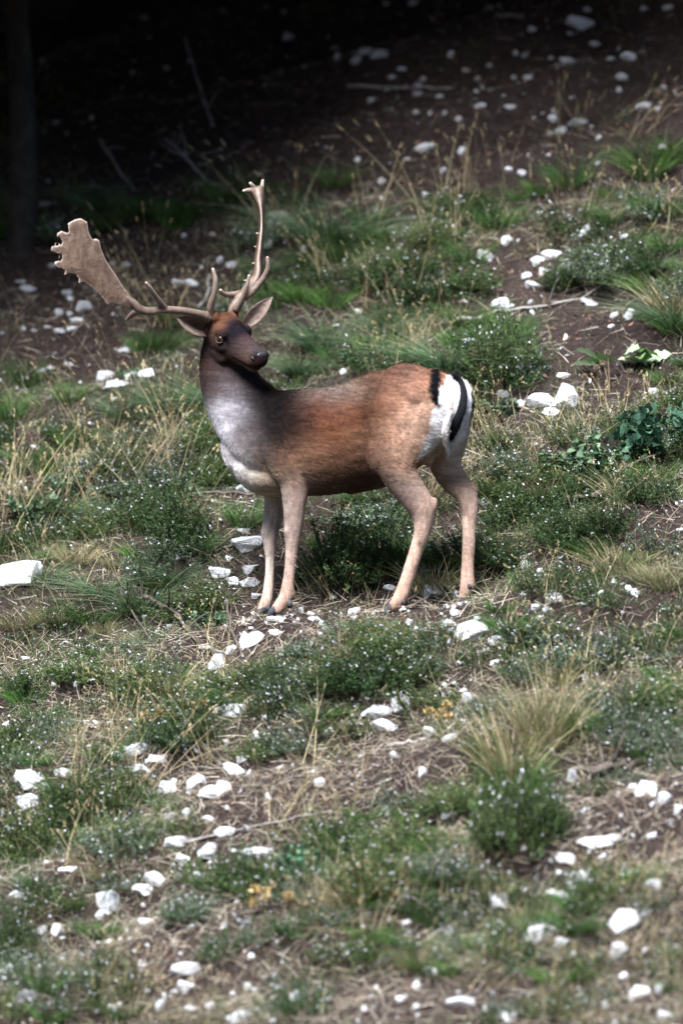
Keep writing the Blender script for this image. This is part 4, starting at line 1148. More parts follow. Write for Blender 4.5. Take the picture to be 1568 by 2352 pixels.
# far hind leg
bp.append(limb([(1018,930,-.12,58,.7),(1030,980,-.09,50,.7),(1024,1030,-.07,42,.7),(1023,1070,-.075,36,.75),(1044,1106,-.09,31,.8),(1068,1132,-.10,27,.85),(1077,1162,-.11,21.5,.9),(1077,1200,-.115,17),(1076,1245,-.12,15.2),(1074,1290,-.12,15),(1073,1322,-.12,16),(1073,1345,-.12,18),(1068,1364,-.12,15),(1061,1381,-.12,12.5)]))
bp.append(ellipsoid(P(1086,1124,-.102), np.array([[.018, 0, 0], [0, .02, 0], [-.002, 0, .034]])))
# rump roundness and haunch
bp.append(ellipsoid(P(965,905,axy(960)), np.array([FWD * .19, LFT * .165, UP * .105])))
bp.append(ellipsoid(P(1040,930,-.20), np.array([FWD * .075, LFT * .13, UP * .12])))
# scrotum, sheath
bp.append(ellipsoid(P(984,1058,-.16), np.array([[.020, 0, 0], [0, .02, 0], [0, 0, .03]])))
bp.append(limb([(800,1122,.0,16),(850,1112,-.03,15),(884,1112,-.05,9)], .9, 10))

# head, built in its own frame: forward (nose), side (to the picture's right), up
HF = unit(np.array([.63, -.67, -.345])); HS = np.array([.75, .655, .12]); HS = unit(HS - HF * (HS @ HF)); HU = np.cross(HS, HF)
if HU[2] < 0: HU = -HU
HM = P(534, 768, .12)
def hp(f, s, u): return HM + HF * f + HS * s + HU * u
hst = []
for f, w, t, b in [(-.125,.050,.045,-.065),(-.095,.066,.066,-.100),(-.055,.073,.074,-.118),(-.015,.074,.066,-.122),(.025,.066,.050,-.118),(.065,.058,.036,-.108),(.105,.050,.024,-.098),(.138,.0475,.015,-.090),(.164,.0465,.009,-.084),(.184,.040,.001,-.072)]:
    hst.append((*hp(f, 0, (t + b) / 2), (t - b) / 2, w))
bp.append(tube(hst, HS, 22, 4, .7))
for s in (-1, 1):
    bp.append(ellipsoid(hp(.004, s * .065, .016), np.array([HF * .036, HS * .017, HU * .020])))      # brow
    bp.append(ellipsoid(hp(.0, s * .064, -.034), np.array([HF * .045, HS * .014, HU * .026])))       # cheekbone
    bp.append(ellipsoid(hp(-.02, s * .046, -.090), np.array([HF * .06, HS * .022, HU * .035])))      # jaw
    bp.append(ellipsoid(hp(.174, s * .027, -.018), np.array([HF * .022, HS * .019, HU * .022])))     # nostril wing
    bp.append(ellipsoid(hp(-.066, s * .050, .058), np.array([HF * .024, HS * .022, HU * .030])))     # pedicle
bp.append(ellipsoid(hp(.142, 0, -.084), np.array([HF * .038, HS * .028, HU * .016])))                # chin

V, F, _ = join(bp)
tmp = link('tmp', mk_mesh('tmp', V, F))
# caps use mixed winding; make it watertight for the voxel remesh
bm = bmesh.new(); bm.from_mesh(tmp.data); bmesh.ops.recalc_face_normals(bm, faces=bm.faces); bm.to_mesh(tmp.data); bm.free()
def voxel(o, size, smooth_it, fac=.5):
    r = o.modifiers.new('r', 'REMESH'); r.mode = 'VOXEL'; r.voxel_size = size
    s = o.modifiers.new('s', 'SMOOTH'); s.factor = fac; s.iterations = smooth_it
    dg = bpy.context.evaluated_depsgraph_get(); dg.update()
    me = bpy.data.meshes.new_from_object(o.evaluated_get(dg), depsgraph=dg)
    old = o.data; bpy.data.objects.remove(o); bpy.data.meshes.remove(old)
    return me
body_me = voxel(tmp, .0055, 14)
nv = len(body_me.vertices)
BV = np.empty(nv * 3, np.float32); body_me.vertices.foreach_get('co', BV); BV = BV.reshape(-1, 3).astype(float)
BN = np.empty(nv * 3, np.float32); body_me.vertices.foreach_get('normal', BN); BN = BN.reshape(-1, 3).astype(float)

# eye sockets, nostrils, mouth line: press the surface in
hl = np.stack([(BV - HM) @ HF, (BV - HM) @ HS, (BV - HM) @ HU], 1)
EYES = [(.008, -.0760, -.004), (.008, .0760, -.004)]
for e in EYES:
    d = np.linalg.norm(hl - np.array(e), axis=1)
    BV -= BN * (0.006 * np.exp(-(d / .014) ** 2))[:, None]
for s in (-1, 1):
    d = np.linalg.norm((hl - np.array([.180, s * .036, -.020])) / np.array([1, 1, .75]), axis=1)
    BV -= BN * (0.010 * np.exp(-(d / .0085) ** 2))[:, None]
ml = np.exp(-((hl[:, 2] + .064 + (hl[:, 0] - .10) * .03) / .0035) ** 2) * (hl[:, 0] > .075) * (hl[:, 0] < .22)
BV -= BN * (.004 * ml)[:, None]
# subtle muscle and hair-lay relief
nz = fbm(BV[:, 0] * 14 + BV[:, 1] * 9, BV[:, 2] * 14, 77, 3)
BV += BN * (nz * .0022)[:, None]
body_me.vertices.foreach_set('co', BV.astype(np.float32).ravel())
body_me.update()
body_me.vertices.foreach_get('normal', (tmpn := np.empty(nv * 3, np.float32))); BN = tmpn.reshape(-1, 3).astype(float)

# ---- coat colours (position on the animal -> hair colour, plus painted belly shade and back sheen)
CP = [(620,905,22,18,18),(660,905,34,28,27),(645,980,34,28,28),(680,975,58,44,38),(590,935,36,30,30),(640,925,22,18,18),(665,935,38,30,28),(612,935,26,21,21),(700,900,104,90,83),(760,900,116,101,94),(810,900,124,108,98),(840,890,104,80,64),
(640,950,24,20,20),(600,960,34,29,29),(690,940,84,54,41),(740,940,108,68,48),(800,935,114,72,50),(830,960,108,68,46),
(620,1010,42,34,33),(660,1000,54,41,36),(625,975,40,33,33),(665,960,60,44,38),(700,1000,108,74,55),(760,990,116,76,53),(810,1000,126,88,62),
(600,1050,118,98,90),(650,1050,120,90,75),(690,1050,142,108,86),(740,1050,134,98,76),(800,1050,124,90,70),(850,1050,118,88,72),
(740,1110,120,90,72),(820,1100,104,78,62),(870,1090,98,74,62),(660,1100,134,106,90),
(470,960,160,156,160),(500,1010,212,208,212),(540,1060,218,212,212),(560,1090,225,214,203),(600,1110,204,180,150),(620,1130,176,146,118),(560,1020,165,156,156),(580,980,86,76,76),(575,1005,104,94,94),(562,955,112,105,108),(592,1035,104,88,82),(600,1000,38,31,31),
(465,900,90,77,77),(500,880,80,67,67),(530,900,110,103,107),(540,950,156,152,158),(500,950,172,168,172),(575,900,62,52,52),(470,850,86,65,60),(470,800,90,65,58),(500,820,66,53,53),(560,860,54,46,46),(590,890,54,46,46),(520,860,90,79,79),(490,990,206,202,206),
(860,880,100,73,60),(900,860,116,83,67),(950,855,110,77,62),(980,870,172,117,86),(940,900,168,119,91),(900,920,148,105,81),(860,940,100,68,51),(960,940,184,143,115),(900,980,174,133,107),(950,1000,188,148,121),(860,1000,136,104,87),(920,1050,180,140,115),(960,1030,182,136,104),(880,1060,152,120,103),(840,1000,128,92,70),
(920,1090,185,148,124),(900,1110,136,112,101),(950,1130,160,130,116),(985,1160,184,145,120),(965,1200,190,152,129),(965,1240,202,163,138),(955,1290,202,158,130),(925,1340,206,162,134),(900,1390,202,152,122),
(1010,1040,206,184,160),(1030,1070,196,172,147),(1030,1110,162,132,108),(1060,1120,175,140,116),(1075,1160,198,160,136),(1075,1220,203,164,138),(1072,1300,203,160,134),(1065,1370,198,154,126),
(680,1100,160,128,107),(675,1150,160,130,117),(672,1200,174,142,126),(670,1250,180,147,130),(665,1300,185,150,131),(660,1350,194,152,128),(640,1395,190,147,123),
(625,1150,203,184,164),(625,1200,180,160,147),(620,1250,190,165,148),(618,1300,212,189,171),(615,1350,212,180,157),(605,1400,203,160,131)]
CP = np.array(CP, float)
def body_col(px, py):
    out = np.zeros((len(px), 3)); wsum = np.zeros(len(px))
    cl = s2l(CP[:, 2:])
    for i in range(len(CP)):
        d2 = (px - CP[i, 0]) ** 2 + (py - CP[i, 1]) ** 2
        w = np.exp(-d2 / (2 * 22.0 ** 2)) + 1e-4 / (1 + d2 / 400)
        out += cl[i] * w[:, None]; wsum += w
    return out / wsum[:, None]
def stroke(px, py, pts, soft=3.0):
    q = resample(np.array(pts, float), 6); m = np.full(len(px), -1e9)
    for x, y, w in q: m = np.maximum(m, w - np.hypot(px - x, py - y))
    return np.clip(m / soft + .5, 0, 1)
HCP = [  # head: f, s, u -> colour
(-.06,0,.08,128,86,60),(-.03,.0,.07,104,72,58),(-.06,-.04,.06,150,104,72),(-.02,-.05,.045,134,92,66),(-.06,.05,.06,134,92,68),(-.02,.05,.05,100,70,58),(0,0,.055,64,48,48),
(.02,0,.045,38,34,44),(.03,-.03,.04,38,34,42),(.03,.03,.04,36,34,48),(.012,-.055,.02,48,40,44),(.05,0,.035,52,44,50),(.09,0,.02,82,64,64),(.13,0,.012,92,74,74),(.16,0,.005,84,74,76),
(.04,-.05,-.02,58,48,50),(.08,-.045,-.025,88,70,68),(.12,-.04,-.03,98,78,74),(.0,-.07,-.03,82,66,62),(-.04,-.07,-.02,104,78,66),(-.04,-.07,-.06,72,58,56),(.0,-.06,-.07,74,58,56),(.05,-.045,-.07,86,68,62),(.10,-.035,-.07,104,82,74),(.14,-.03,-.06,120,94,84),(.14,0,-.085,150,128,112),
(.19,0,-.02,44,40,46),(.195,0,-.035,58,44,46),(.19,0,-.05,96,62,48),(.17,-.03,-.045,104,78,70),(-.1,-.07,.0,112,82,66),(-.1,0,.05,112,78,60)]
HCP = np.array(HCP, float)
def head_col(h):
    h = h.copy(); h[:, 1] = np.where(h[:, 1] > 0, h[:, 1], h[:, 1])
    out = np.zeros((len(h), 3)); ws = np.zeros(len(h)); cl = s2l(HCP[:, 3:])
    pts = np.concatenate([HCP[:, :3], HCP[:, :3] * np.array([1, -1, 1])]); cl = np.concatenate([cl, cl])
    for i in range(len(pts)):
        d2 = np.sum((h - pts[i]) ** 2, 1); w = np.exp(-d2 / (2 * .018 ** 2)) + 1e-4 / (1 + d2 / .0004)
        out += cl[i] * w[:, None]; ws += w
    return out / ws[:, None]

def coat(Vx, jit=True):
    px, py = proj(Vx)
    n1 = fbm(Vx[:, 0] * 40 + Vx[:, 1] * 30, Vx[:, 2] * 40, 91, 3); n2 = fbm(Vx[:, 0] * 90 + Vx[:, 1] * 70, Vx[:, 2] * 160, 95, 2)
    n3 = fbm(Vx[:, 0] * 160 + Vx[:, 1] * 150, Vx[:, 2] * 45, 98, 2)
    qx = px + n1 * 5 + n3 * 6; qy = py + n2 * 5
    c = body_col(qx, qy)
    # pale rows of old spots on the haunch, grey flecks on the back
    sp = np.zeros(len(px))
    for a, b in [(968,925),(960,945),(956,962),(948,978),(945,995),(930,935),(920,955),(905,985),(925,1000),(950,1015),(900,1005)]:
        sp = np.maximum(sp, np.exp(-((px - a) / 4.5) ** 2 - ((py - b) / 9) ** 2))
    c = c * (1 + .35 * sp[:, None])
    c = c * (1 + .14 * n2[:, None] + .13 * n1[:, None])
    edge = stroke(qx, qy, [(858,872,5),(840,915,7),(836,963,7),(846,1035,5)], 14) * (Vx[:, 1] < -.02)  # crease shade painted along the front of the near haunch
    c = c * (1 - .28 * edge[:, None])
    wht = np.maximum(stroke(qx, qy, [(1052,868,9),(1038,868,13),(1034,890,19),(1024,910,20),(1012,945,19),(1002,980,16),(986,1018,12),(968,1046,8)], 5),
                     np.maximum(stroke(px, py, [(1056,878,9),(1055,905,10),(1050,938,10),(1042,970,9)], 5), stroke(qx, qy, [(1071,878,7),(1075,915,10),(1068,950,14),(1052,990,17),(1034,1026,15)], 5)))
    c = c * (1 - wht[:, None]) + np.array(s2l((226, 222, 222))) * wht[:, None]
    blk = np.maximum(stroke(qx, qy, [(998,853,11),(997,885,12),(999,912,9),(1004,935,3)], 7), stroke(qx, qy, [(1086,893,4),(1089,920,5),(1085,948,3)], 3))
    blk = np.maximum(blk, stroke(qx, qy, [(975,843,3),(1010,848,6),(1045,862,7)], 4) * .7)
    c = c * (1 - blk[:, None]) + np.array([.012, .012, .018]) * blk[:, None]
    # hock gland, dark shins
    gl = np.exp(-((px - 963) / 7) ** 2 - ((py - 1249) / 9) ** 2) * (Vx[:, 1] < -.2)
    c = c * (1 - .55 * gl[:, None])
    h = np.stack([(Vx - HM) @ HF, (Vx - HM) @ HS, (Vx - HM) @ HU], 1)
    hm = np.clip((h[:, 0] + .105) / .05, 0, 1) * np.clip((h[:, 2] + .125) / .03, 0, 1) * (np.abs(h[:, 1]) < .12)
    hc = head_col(h) * (1 + .2 * n2[:, None]) * .85
    for e in EYES:   # pale eye ring, dark tear line
        de = np.linalg.norm(h - np.array(e), axis=1)
        ring = np.clip(1 - np.abs(de - .0235) / .007, 0, 1)
        hc = hc * (1 - .6 * ring[:, None]) + np.array(s2l((110, 88, 76))) * .6 * ring[:, None]
        ins = np.clip((.0175 - de) / .003, 0, 1)[:, None]
        hc = hc * (1 - ins) + .012 * ins
        td = np.linalg.norm((h - np.array([e[0] + .034, e[1] * .86, e[2] - .008])) / np.array([1.3, 1, .7]), axis=1)
        hc = hc * (1 - .6 * np.exp(-(td / .010) ** 2))[:, None]
    for s in (-1, 1):
        dn = np.linalg.norm((h - np.array([.182, s * .036, -.020])) / np.array([1, 1, .7]), axis=1)
        hc = hc * (1 - .9 * np.exp(-(dn / .009) ** 2))[:, None]
    mlh = np.exp(-((h[:, 2] + .064 + (h[:, 0] - .10) * .03) / .0035) ** 2) * (h[:, 0] > .075)
    hc = hc * (1 - .7 * mlh[:, None])
    c = c * (1 - hm[:, None]) + hc * hm[:, None]
    g = c @ np.array([.3, .6, .1]); sat = .80 - .22 * np.clip((py - 1060) / 60, 0, 1) - .14 * np.clip((px - 880) / 60, 0, 1) * (py < 1060)
    lg = np.clip((py - 1110) / 40, 0, 1)
    al = Vx @ FWD; n4 = fbm(al * 24, Vx[:, 2] * 150, 101, 2) * (1 - lg) + fbm((Vx[:, 0] + Vx[:, 1]) * 150, Vx[:, 2] * 24, 103, 2) * lg
    c = (g[:, None] + (c - g[:, None]) * sat[:, None]) * (1 + .30 * n4[:, None])
    c = .5 * (np.clip(c, 0, 1) / .5) ** 1.28
    return np.clip(c * .72, .002, .8), hm

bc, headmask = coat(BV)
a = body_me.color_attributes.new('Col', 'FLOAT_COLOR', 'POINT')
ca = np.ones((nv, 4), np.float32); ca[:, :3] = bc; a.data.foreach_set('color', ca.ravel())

def coat_mat():
    m, nt, b = new_mat('deer_coat')
    at = nd(nt, 'ShaderNodeAttribute', attribute_name='Col')
    tc = nt.nodes.new('ShaderNodeTexCoord'); mp = nd(nt, 'ShaderNodeMapping'); mp.inputs['Scale'].default_value = (60, 60, 260)
    n1 = nd(nt, 'ShaderNodeTexNoise', Scale=1.0, Detail=3.0, Roughness=.6)
    nt.links.new(tc.outputs['Object'], mp.inputs[0]); nt.links.new(mp.outputs[0], n1.inputs['Vector'])
    r = ramp(nt, [(.3, (.72, .72, .72)), (.7, (1.22, 1.22, 1.22))]); nt.links.new(n1.outputs[0], r.inputs[0])
    mx = nd(nt, 'ShaderNodeMix', data_type='RGBA', blend_type='MULTIPLY'); mx.inputs[0].default_value = 1
    nt.links.new(at.outputs['Color'], mx.inputs[6]); nt.links.new(r.outputs[0], mx.inputs[7])
    nt.links.new(mx.outputs[2], b.inputs['Base Color'])
    b.inputs['Roughness'].default_value = .75; b.inputs['Specular IOR Level'].default_value = .03
    bp_ = nd(nt, 'ShaderNodeBump', Strength=.25, Distance=.004)
    nt.links.new(n1.outputs[0], bp_.inputs['Height']); nt.links.new(bp_.outputs[0], b.inputs['Normal'])
    return m
M_COAT = coat_mat()
M_FUR = leaf_mat('deer_fur', 0.0, .8, 0.0, .0)
M_HOOF = bark_mat('hoof_horn', (.02, .02, .024), (.09, .09, .10), 60)
m, nt, b = new_mat('eye_gloss'); b.inputs['Base Color'].default_value = (.010, .006, .004, 1); b.inputs['Roughness'].default_value = .04; M_EYE = m
m, nt, b = new_mat('nose_leather'); b.inputs['Base Color'].default_value = (.03, .026, .03, 1); b.inputs['Roughness'].default_value = .35; M_NOSE = m
body_me.materials.append(M_COAT)
body_me.polygons.foreach_set('use_smooth', np.ones(len(body_me.polygons), bool))

deer = bpy.data.objects.new('deer', None); COL.objects.link(deer)
DBASE = Vector(FEETP.mean(0)); deer.location = DBASE
tag(deer, 'fallow buck with broad antlers standing on the slope, looking back over its shoulder', 'deer')
def dpart(name, me, parent=None):
    o = bpy.data.objects.new(name, me); COL.objects.link(o); o.parent = parent or deer
    if parent is None: o.location = -DBASE
    return o
body_me.name = 'body'
body_o = dpart('body', body_me)
body_o['label'] = 'brown coat, white chest, black and white rump'

# ---- fur: short strands following the lie of the coat
body_me.calc_loop_triangles()
nt_ = len(body_me.loop_triangles)
tri = np.empty(nt_ * 3, np.int32); body_me.loop_triangles.foreach_get('vertices', tri); tri = tri.reshape(-1, 3)
area = np.linalg.norm(np.cross(BV[tri[:, 1]] - BV[tri[:, 0]], BV[tri[:, 2]] - BV[tri[:, 0]]), axis=1)
NF = 150000
pk = rng.choice(nt_, NF, p=area / area.sum())
u = rng.uniform(size=(NF, 2)); fl = u.sum(1) > 1; u[fl] = 1 - u[fl]
w3 = np.stack([1 - u.sum(1), u[:, 0], u[:, 1]], 1)[..., None]
fp = (BV[tri[pk]] * w3).sum(1); fn = unit((BN[tri[pk]] * w3).sum(1)); fhm = (headmask[tri[pk]] * w3[..., 0]).sum(1)
fpx, fpy = proj(fp)
legm = np.clip((fpy - 1110) / 40, 0, 1); neckm = np.clip((640 - fpx) / 60, 0, 1) * (1 - legm)
flow = (-FWD * (1 - .7 * neckm)[:, None] + np.array([0, 0, -.35]) - UP * (legm * 2.0)[:, None] - UP * (neckm * .9)[:, None])
flow = flow * (1 - fhm)[:, None] + (-HF - .3 * HU) * fhm[:, None]
flow = flow + rng.normal(size=(NF, 3)) * .22
tg = unit(flow - fn * np.sum(flow * fn, 1, keepdims=True))
rumpw = stroke(fpx, fpy, [(1012,945,20),(1002,980,18),(986,1018,14),(968,1046,10)], 5)
Lf = (.015 * (1 - .55 * legm) * (1 - .55 * fhm) + .012 * rumpw) * rng.uniform(.6, 1.3, NF)
eyed = np.min([np.linalg.norm(np.stack([(fp - HM) @ HF, (fp - HM) @ HS, (fp - HM) @ HU], 1) - np.array(e), axis=1) for e in EYES], 0)
hnose = ((fp - HM) @ HF > .172) & (fhm > .5)
keep = (eyed > .023) & ~hnose
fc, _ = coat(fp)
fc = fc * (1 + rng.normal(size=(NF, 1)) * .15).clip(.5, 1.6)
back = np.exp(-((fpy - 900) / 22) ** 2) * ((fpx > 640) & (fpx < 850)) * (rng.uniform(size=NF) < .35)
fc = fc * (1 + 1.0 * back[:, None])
fd = unit(tg + fn * rng.uniform(.20, .50, (NF, 1)))
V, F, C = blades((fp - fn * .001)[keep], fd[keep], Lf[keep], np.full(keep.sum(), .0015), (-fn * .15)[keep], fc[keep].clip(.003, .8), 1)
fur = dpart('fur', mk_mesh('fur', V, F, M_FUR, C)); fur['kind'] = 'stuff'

# ---- eyes
for e in EYES:
    Ve, Fe = ellipsoid(hp(e[0], e[1] * .905, e[2]), np.array([HF * .0185, HS * .0170, HU * .0160]), 16, 12)
    eo = dpart('eye', mk_mesh('eye', Ve, Fe, M_EYE, smooth=True))
    # upper and lower lids
    for sg, nm in ((1, 'eyelid'), (-1, 'eyelid')):
        ptsl = []
        for q in np.linspace(-1, 1, 7):
            ptsl.append((*hp(e[0] + q * .0200, e[1] * .905 + math.copysign(.0130, e[1]) * (1 - .60 * q * q), e[2] + sg * .0135 * (1 - q * q) - q * .003), 0.0022, .0026))
        Vl, Fl = tube(ptsl, HS, 8, 2)
        dpart('eyelid', mk_mesh('eyelid', Vl, Fl, M_COAT, np.tile(s2l((84, 66, 58)) if sg < 0 else s2l((52, 40, 36)), (len(Vl), 1)), smooth=True))
# ---- nose pad
Vn, Fn = ellipsoid(hp(.187, 0, -.016), np.array([HF * .0110, HS * .031, HU * .020]), 16, 10)
dpart('nose', mk_mesh('nose', Vn, Fn, M_NOSE, smooth=True))
m, nt, b = new_mat('nostril_dark'); b.inputs['Base Color'].default_value = (.004, .003, .003, 1); b.inputs['Roughness'].default_value = .6
for s in (-1, 1):
    Vn, Fn = ellipsoid(hp(.178, s * .0395, -.020), np.array([HF * .0125 - HU * .004, HS * .0062, HU * .0065 + HF * .003]), 12, 8)
    dpart('nostril', mk_mesh('nostril', Vn, Fn, m, smooth=True))

# ---- ears: cupped leaf shapes
def ear(base, tip, normal, width, name='ear'):
    ax = tip - base; L = np.linalg.norm(ax); ax = ax / L
    nrm = unit(normal - ax * (normal @ ax)); sd = np.cross(ax, nrm)
    prof = [(0, .42), (.08, .62), (.2, .88), (.38, 1.0), (.55, .93), (.72, .70), (.86, .42), (.95, .2), (1.0, .05)]
    k = 9; V = []; C = []; 
    for lay in (0, 1):
        for t, w in prof:
            for j in range(k):
                q = j / (k - 1) * 2 - 1
                cup = (.55 * (1 - t) + .22) * width * (q * q - .6) * w
                pos = base + ax * (L * t) + sd * (q * w * width / 2) + nrm * (cup - lay * .0045 * (1 - .8 * abs(q) ** 3) - .10 * L * t * t * 0)
                V.append(pos)
                if lay == 0:
                    edge = abs(q) ** 2.5; spot = .55 * math.exp(-((q - .25) / .22) ** 2 - ((t - .4) / .22) ** 2) + .5 * math.exp(-((q + .45) / .2) ** 2 - ((t - .22) / .2) ** 2)
                    c = s2l((128, 112, 104)) * (1 - spot) * (1 - .55 * edge) + s2l((84, 64, 54)) * .5 * edge
                else: c = s2l((108, 84, 70)) * (1 - .5 * t ** 4)
                C.append(c * random.uniform(.8, 1.15))
    n = len(prof); F = []
    for lay in (0, 1):
        o = lay * n * k
        for i in range(n - 1):
            for j in range(k - 1):
                f = [o + i*k + j, o + i*k + j + 1, o + (i+1)*k + j + 1, o + (i+1)*k + j]; F.append(f if lay == 0 else f[::-1])
    o = n * k
    for i in range(n - 1):
        F.append([i*k, (i+1)*k, o + (i+1)*k, o + i*k]); F.append([i*k + k-1, o + i*k + k-1, o + (i+1)*k + k-1, (i+1)*k + k-1])
    V = np.array(V); C = np.array(C)
    eo = dpart(name, mk_mesh(name, V, np.array(F), M_COAT, C * .85, smooth=True))
    # ear hair
    m = 900; idx = rng.integers(0, n * k, m); 
    idx = idx[(idx // k) < n - 3]; m = len(idx)
    bp0 = V[idx] + rng.normal(size=(m, 3)) * .003
    d = unit(ax + nrm * rng.uniform(.1, .5, (m, 1)) + sd * rng.normal(size=(m, 1)) * .3)
    Vh, Fh, Ch = blades(bp0, d, rng.uniform(.005, .011, m), np.full(m, .0010), np.zeros((m, 3)), (C[idx] * rng.uniform(.8, 1.35, (m, 1))).clip(.005, .8), 1)
    h = dpart('ear_hair', mk_mesh('ear_hair', Vh, Fh, M_FUR, Ch), eo); h['kind'] = 'stuff'
ear(P(482, 762, .15), P(406, 729, .10), np.array([.12, -1, .02]), .080)
ear(P(562, 750, .22), P(626, 681, .25), np.array([-.22, -1, .12]), .066)

# ---- antlers
def C1(x, y): return 86.1 + x * .3662, 390.4 + y * .3662          # study-crop pixels -> picture-study pixels
def antler_mat():
    m, nt, b = new_mat('antler')
    tc = nt.nodes.new('ShaderNodeTexCoord'); n1 = nd(nt, 'ShaderNodeTexNoise', Scale=22, Detail=7, Roughness=.7, Distortion=1.2)
    n2 = nd(nt, 'ShaderNodeTexNoise', Scale=1, Detail=4, Roughness=.65)
    mp = nd(nt, 'ShaderNodeMapping'); mp.inputs['Rotation'].default_value = (0, math.radians(-41), 0); mp.inputs['Scale'].default_value = (38, 30, 7)
    nt.links.new(tc.outputs['Object'], mp.inputs[0]); nt.links.new(mp.outputs[0], n2.inputs['Vector']); nt.links.new(tc.outputs['Object'], n1.inputs['Vector'])
    r = ramp(nt, [(.25, s2l((38, 29, 24))), (.47, s2l((78, 61, 50))), (.75, s2l((122, 102, 88)))])
    ad = nd(nt, 'ShaderNodeMath', operation='ADD'); ml_ = nd(nt, 'ShaderNodeMath', operation='MULTIPLY'); ml_.inputs[1].default_value = .5
    nt.links.new(n1.outputs[0], ad.inputs[0]); nt.links.new(n2.outputs[0], ad.inputs[1]); nt.links.new(ad.outputs[0], ml_.inputs[0]); nt.links.new(ml_.outputs[0], r.inputs[0])
    ge = nt.nodes.new('ShaderNodeNewGeometry'); pr = ramp(nt, [(.505, (0, 0, 0)), (.57, (.6, .6, .6))]); nt.links.new(ge.outputs['Pointiness'], pr.inputs[0])
    mx = nd(nt, 'ShaderNodeMix', data_type='RGBA'); nt.links.new(pr.outputs[0], mx.inputs[0]); nt.links.new(r.outputs[0], mx.inputs[6]); mx.inputs[7].default_value = (*s2l((205, 186, 174)), 1)
    nt.links.new(mx.outputs[2], b.inputs['Base Color']); b.inputs['Roughness'].default_value = .5; b.inputs['Specular IOR Level'].default_value = .35
    bp_ = nd(nt, 'ShaderNodeBump', Strength=.7, Distance=.006); nt.links.new(n1.outputs[0], bp_.inputs['Height']); nt.links.new(bp_.outputs[0], b.inputs['Normal'])
    return m
M_ANT = antler_mat()
AB = hp(-.066, -.052, .070)     # base of the antler on the picture's left
def a_dep(px):                  # this antler sweeps out to the left and toward the camera
    t = np.clip((480 - px) / 360.0, 0, 1.1)
    return AB[1] - .30 * t - .06 * np.sin(t * math.pi)
def a_tube(rows, n=12, dep=a_dep, dd=0, ends=.95):
    s = []
    for i, (x, y, r, *e) in enumerate(rows):
        px, py = C1(x, y); yy = dep(px) + (e[0] if e else 0) + dd * i
        s.append((*P(px, py, yy), (r * 1.12 + 2.5) * .3662 / PXM, (r * 1.12 + 2.5) * .3662 / PXM * ends))
    return tube(s, (0, 1, 0), n, 4)
ap = [a_tube([(1075,925,27),(1050,915,25),(1000,900,22),(900,882,21),(800,876,20),(700,886,22),(640,872,24),(598,834,22,.0),(550,790,12)]),
      a_tube([(1088,905,20),(1086,850,18,-.02),(1108,770,15,-.04),(1116,690,13,-.05),(1098,616,7,-.05)]),
      a_tube([(795,868,18),(750,805,15,-.03),(710,745,12,-.05),(680,704,6,-.06)]),
      a_tube([(640,880,20,.03),(595,905,16,.08),(555,942,7,.12)])]
palm = [(605,862),(590,800),(540,735),(490,655),(430,565),(402,500),(388,440),(365,427),(345,436),(330,408),(315,370),(312,325),(272,301),(235,308),(188,335),(206,378),(196,398),(150,379),(122,396),(126,414),(152,430),(160,455),(148,476),(88,480),(84,503),(102,516),(152,520),(162,550),(148,574),(104,578),(110,600),(160,612),(176,632),(166,660),(200,645),(242,655),(264,682),(254,712),(292,702),(340,738),(395,785),(440,848),(452,842),(470,835),(520,848),(570,862)]
bm = bmesh.new()
vs = [bm.verts.new(P(*C1(x, y), 0.0)) for x, y in palm]
f = bm.faces.new(vs); bmesh.ops.triangulate(bm, faces=[f]); 
for k in range(3): bmesh.ops.subdivide_edges(bm, edges=[e for e in bm.edges if e.calc_length() > .02], cuts=1)
bmesh.ops.triangulate(bm, faces=bm.faces[:])
pv = np.array([v.co[:] for v in bm.verts]); pf = np.array([[v.index for v in fc_.verts] for fc_ in bm.faces]) if not bm.verts.index_update() else None
bnd = [(e.verts[0].index, e.verts[1].index) for e in bm.edges if len(e.link_faces) == 1]
bm.free()
ppx, _ = proj(pv); dist_e = np.min(np.hypot(pv[:, None, 0] - pv[[i for i, j in bnd]][None, :, 0], pv[:, None, 2] - pv[[i for i, j in bnd]][None, :, 2]), 1)
th = .0055 + .006 * np.clip(dist_e / .03, 0, 1)
dep = a_dep(ppx)
fr = np.array([P(a_, b_, c_) for a_, b_, c_ in zip(*proj(pv), dep - th)]); bk = np.array([P(a_, b_, c_) for a_, b_, c_ in zip(*proj(pv), dep + th)])
m0 = len(fr); Fp = np.concatenate([np.column_stack([pf, pf[:, 2]]), np.column_stack([pf[:, ::-1] + m0, pf[:, 0] + m0])])
Fs = np.array([[i, j, j + m0, i + m0] for i, j in bnd])
def ant_mesh(tubes, extra=None, vox=.0036, sm=4):
    V, F, _ = join(tubes)
    bm = bmesh.new()
    vv = [bm.verts.new(v) for v in V]
    for q in F: 
        try: bm.faces.new([vv[i] for i in q])
        except ValueError: pass
    if extra:
        vv = [bm.verts.new(v) for v in extra[0]]
        for q in extra[1]:
            q = list(dict.fromkeys(q))
            try: bm.faces.new([vv[i] for i in q])
            except ValueError: pass
    bmesh.ops.recalc_face_normals(bm, faces=bm.faces)
    me = bpy.data.meshes.new('t'); bm.to_mesh(me); bm.free()
    o = link('t', me); r = voxel(o, vox, sm)
    r.materials.clear(); r.materials.append(M_ANT); r.polygons.foreach_set('use_smooth', np.ones(len(r.polygons), bool)); r.name = 'antler'
    return r
a1 = dpart('antler', ant_mesh(ap, (np.concatenate([fr, bk]), [list(x) for x in np.concatenate([Fp, Fs])])))
a1['label'] = 'broad flat palmed antler spread to the side'
AB2 = hp(-.066, .052, .075)
def b_dep(px): return AB2[1]
def bt(rows): return a_tube(rows, 12, b_dep)
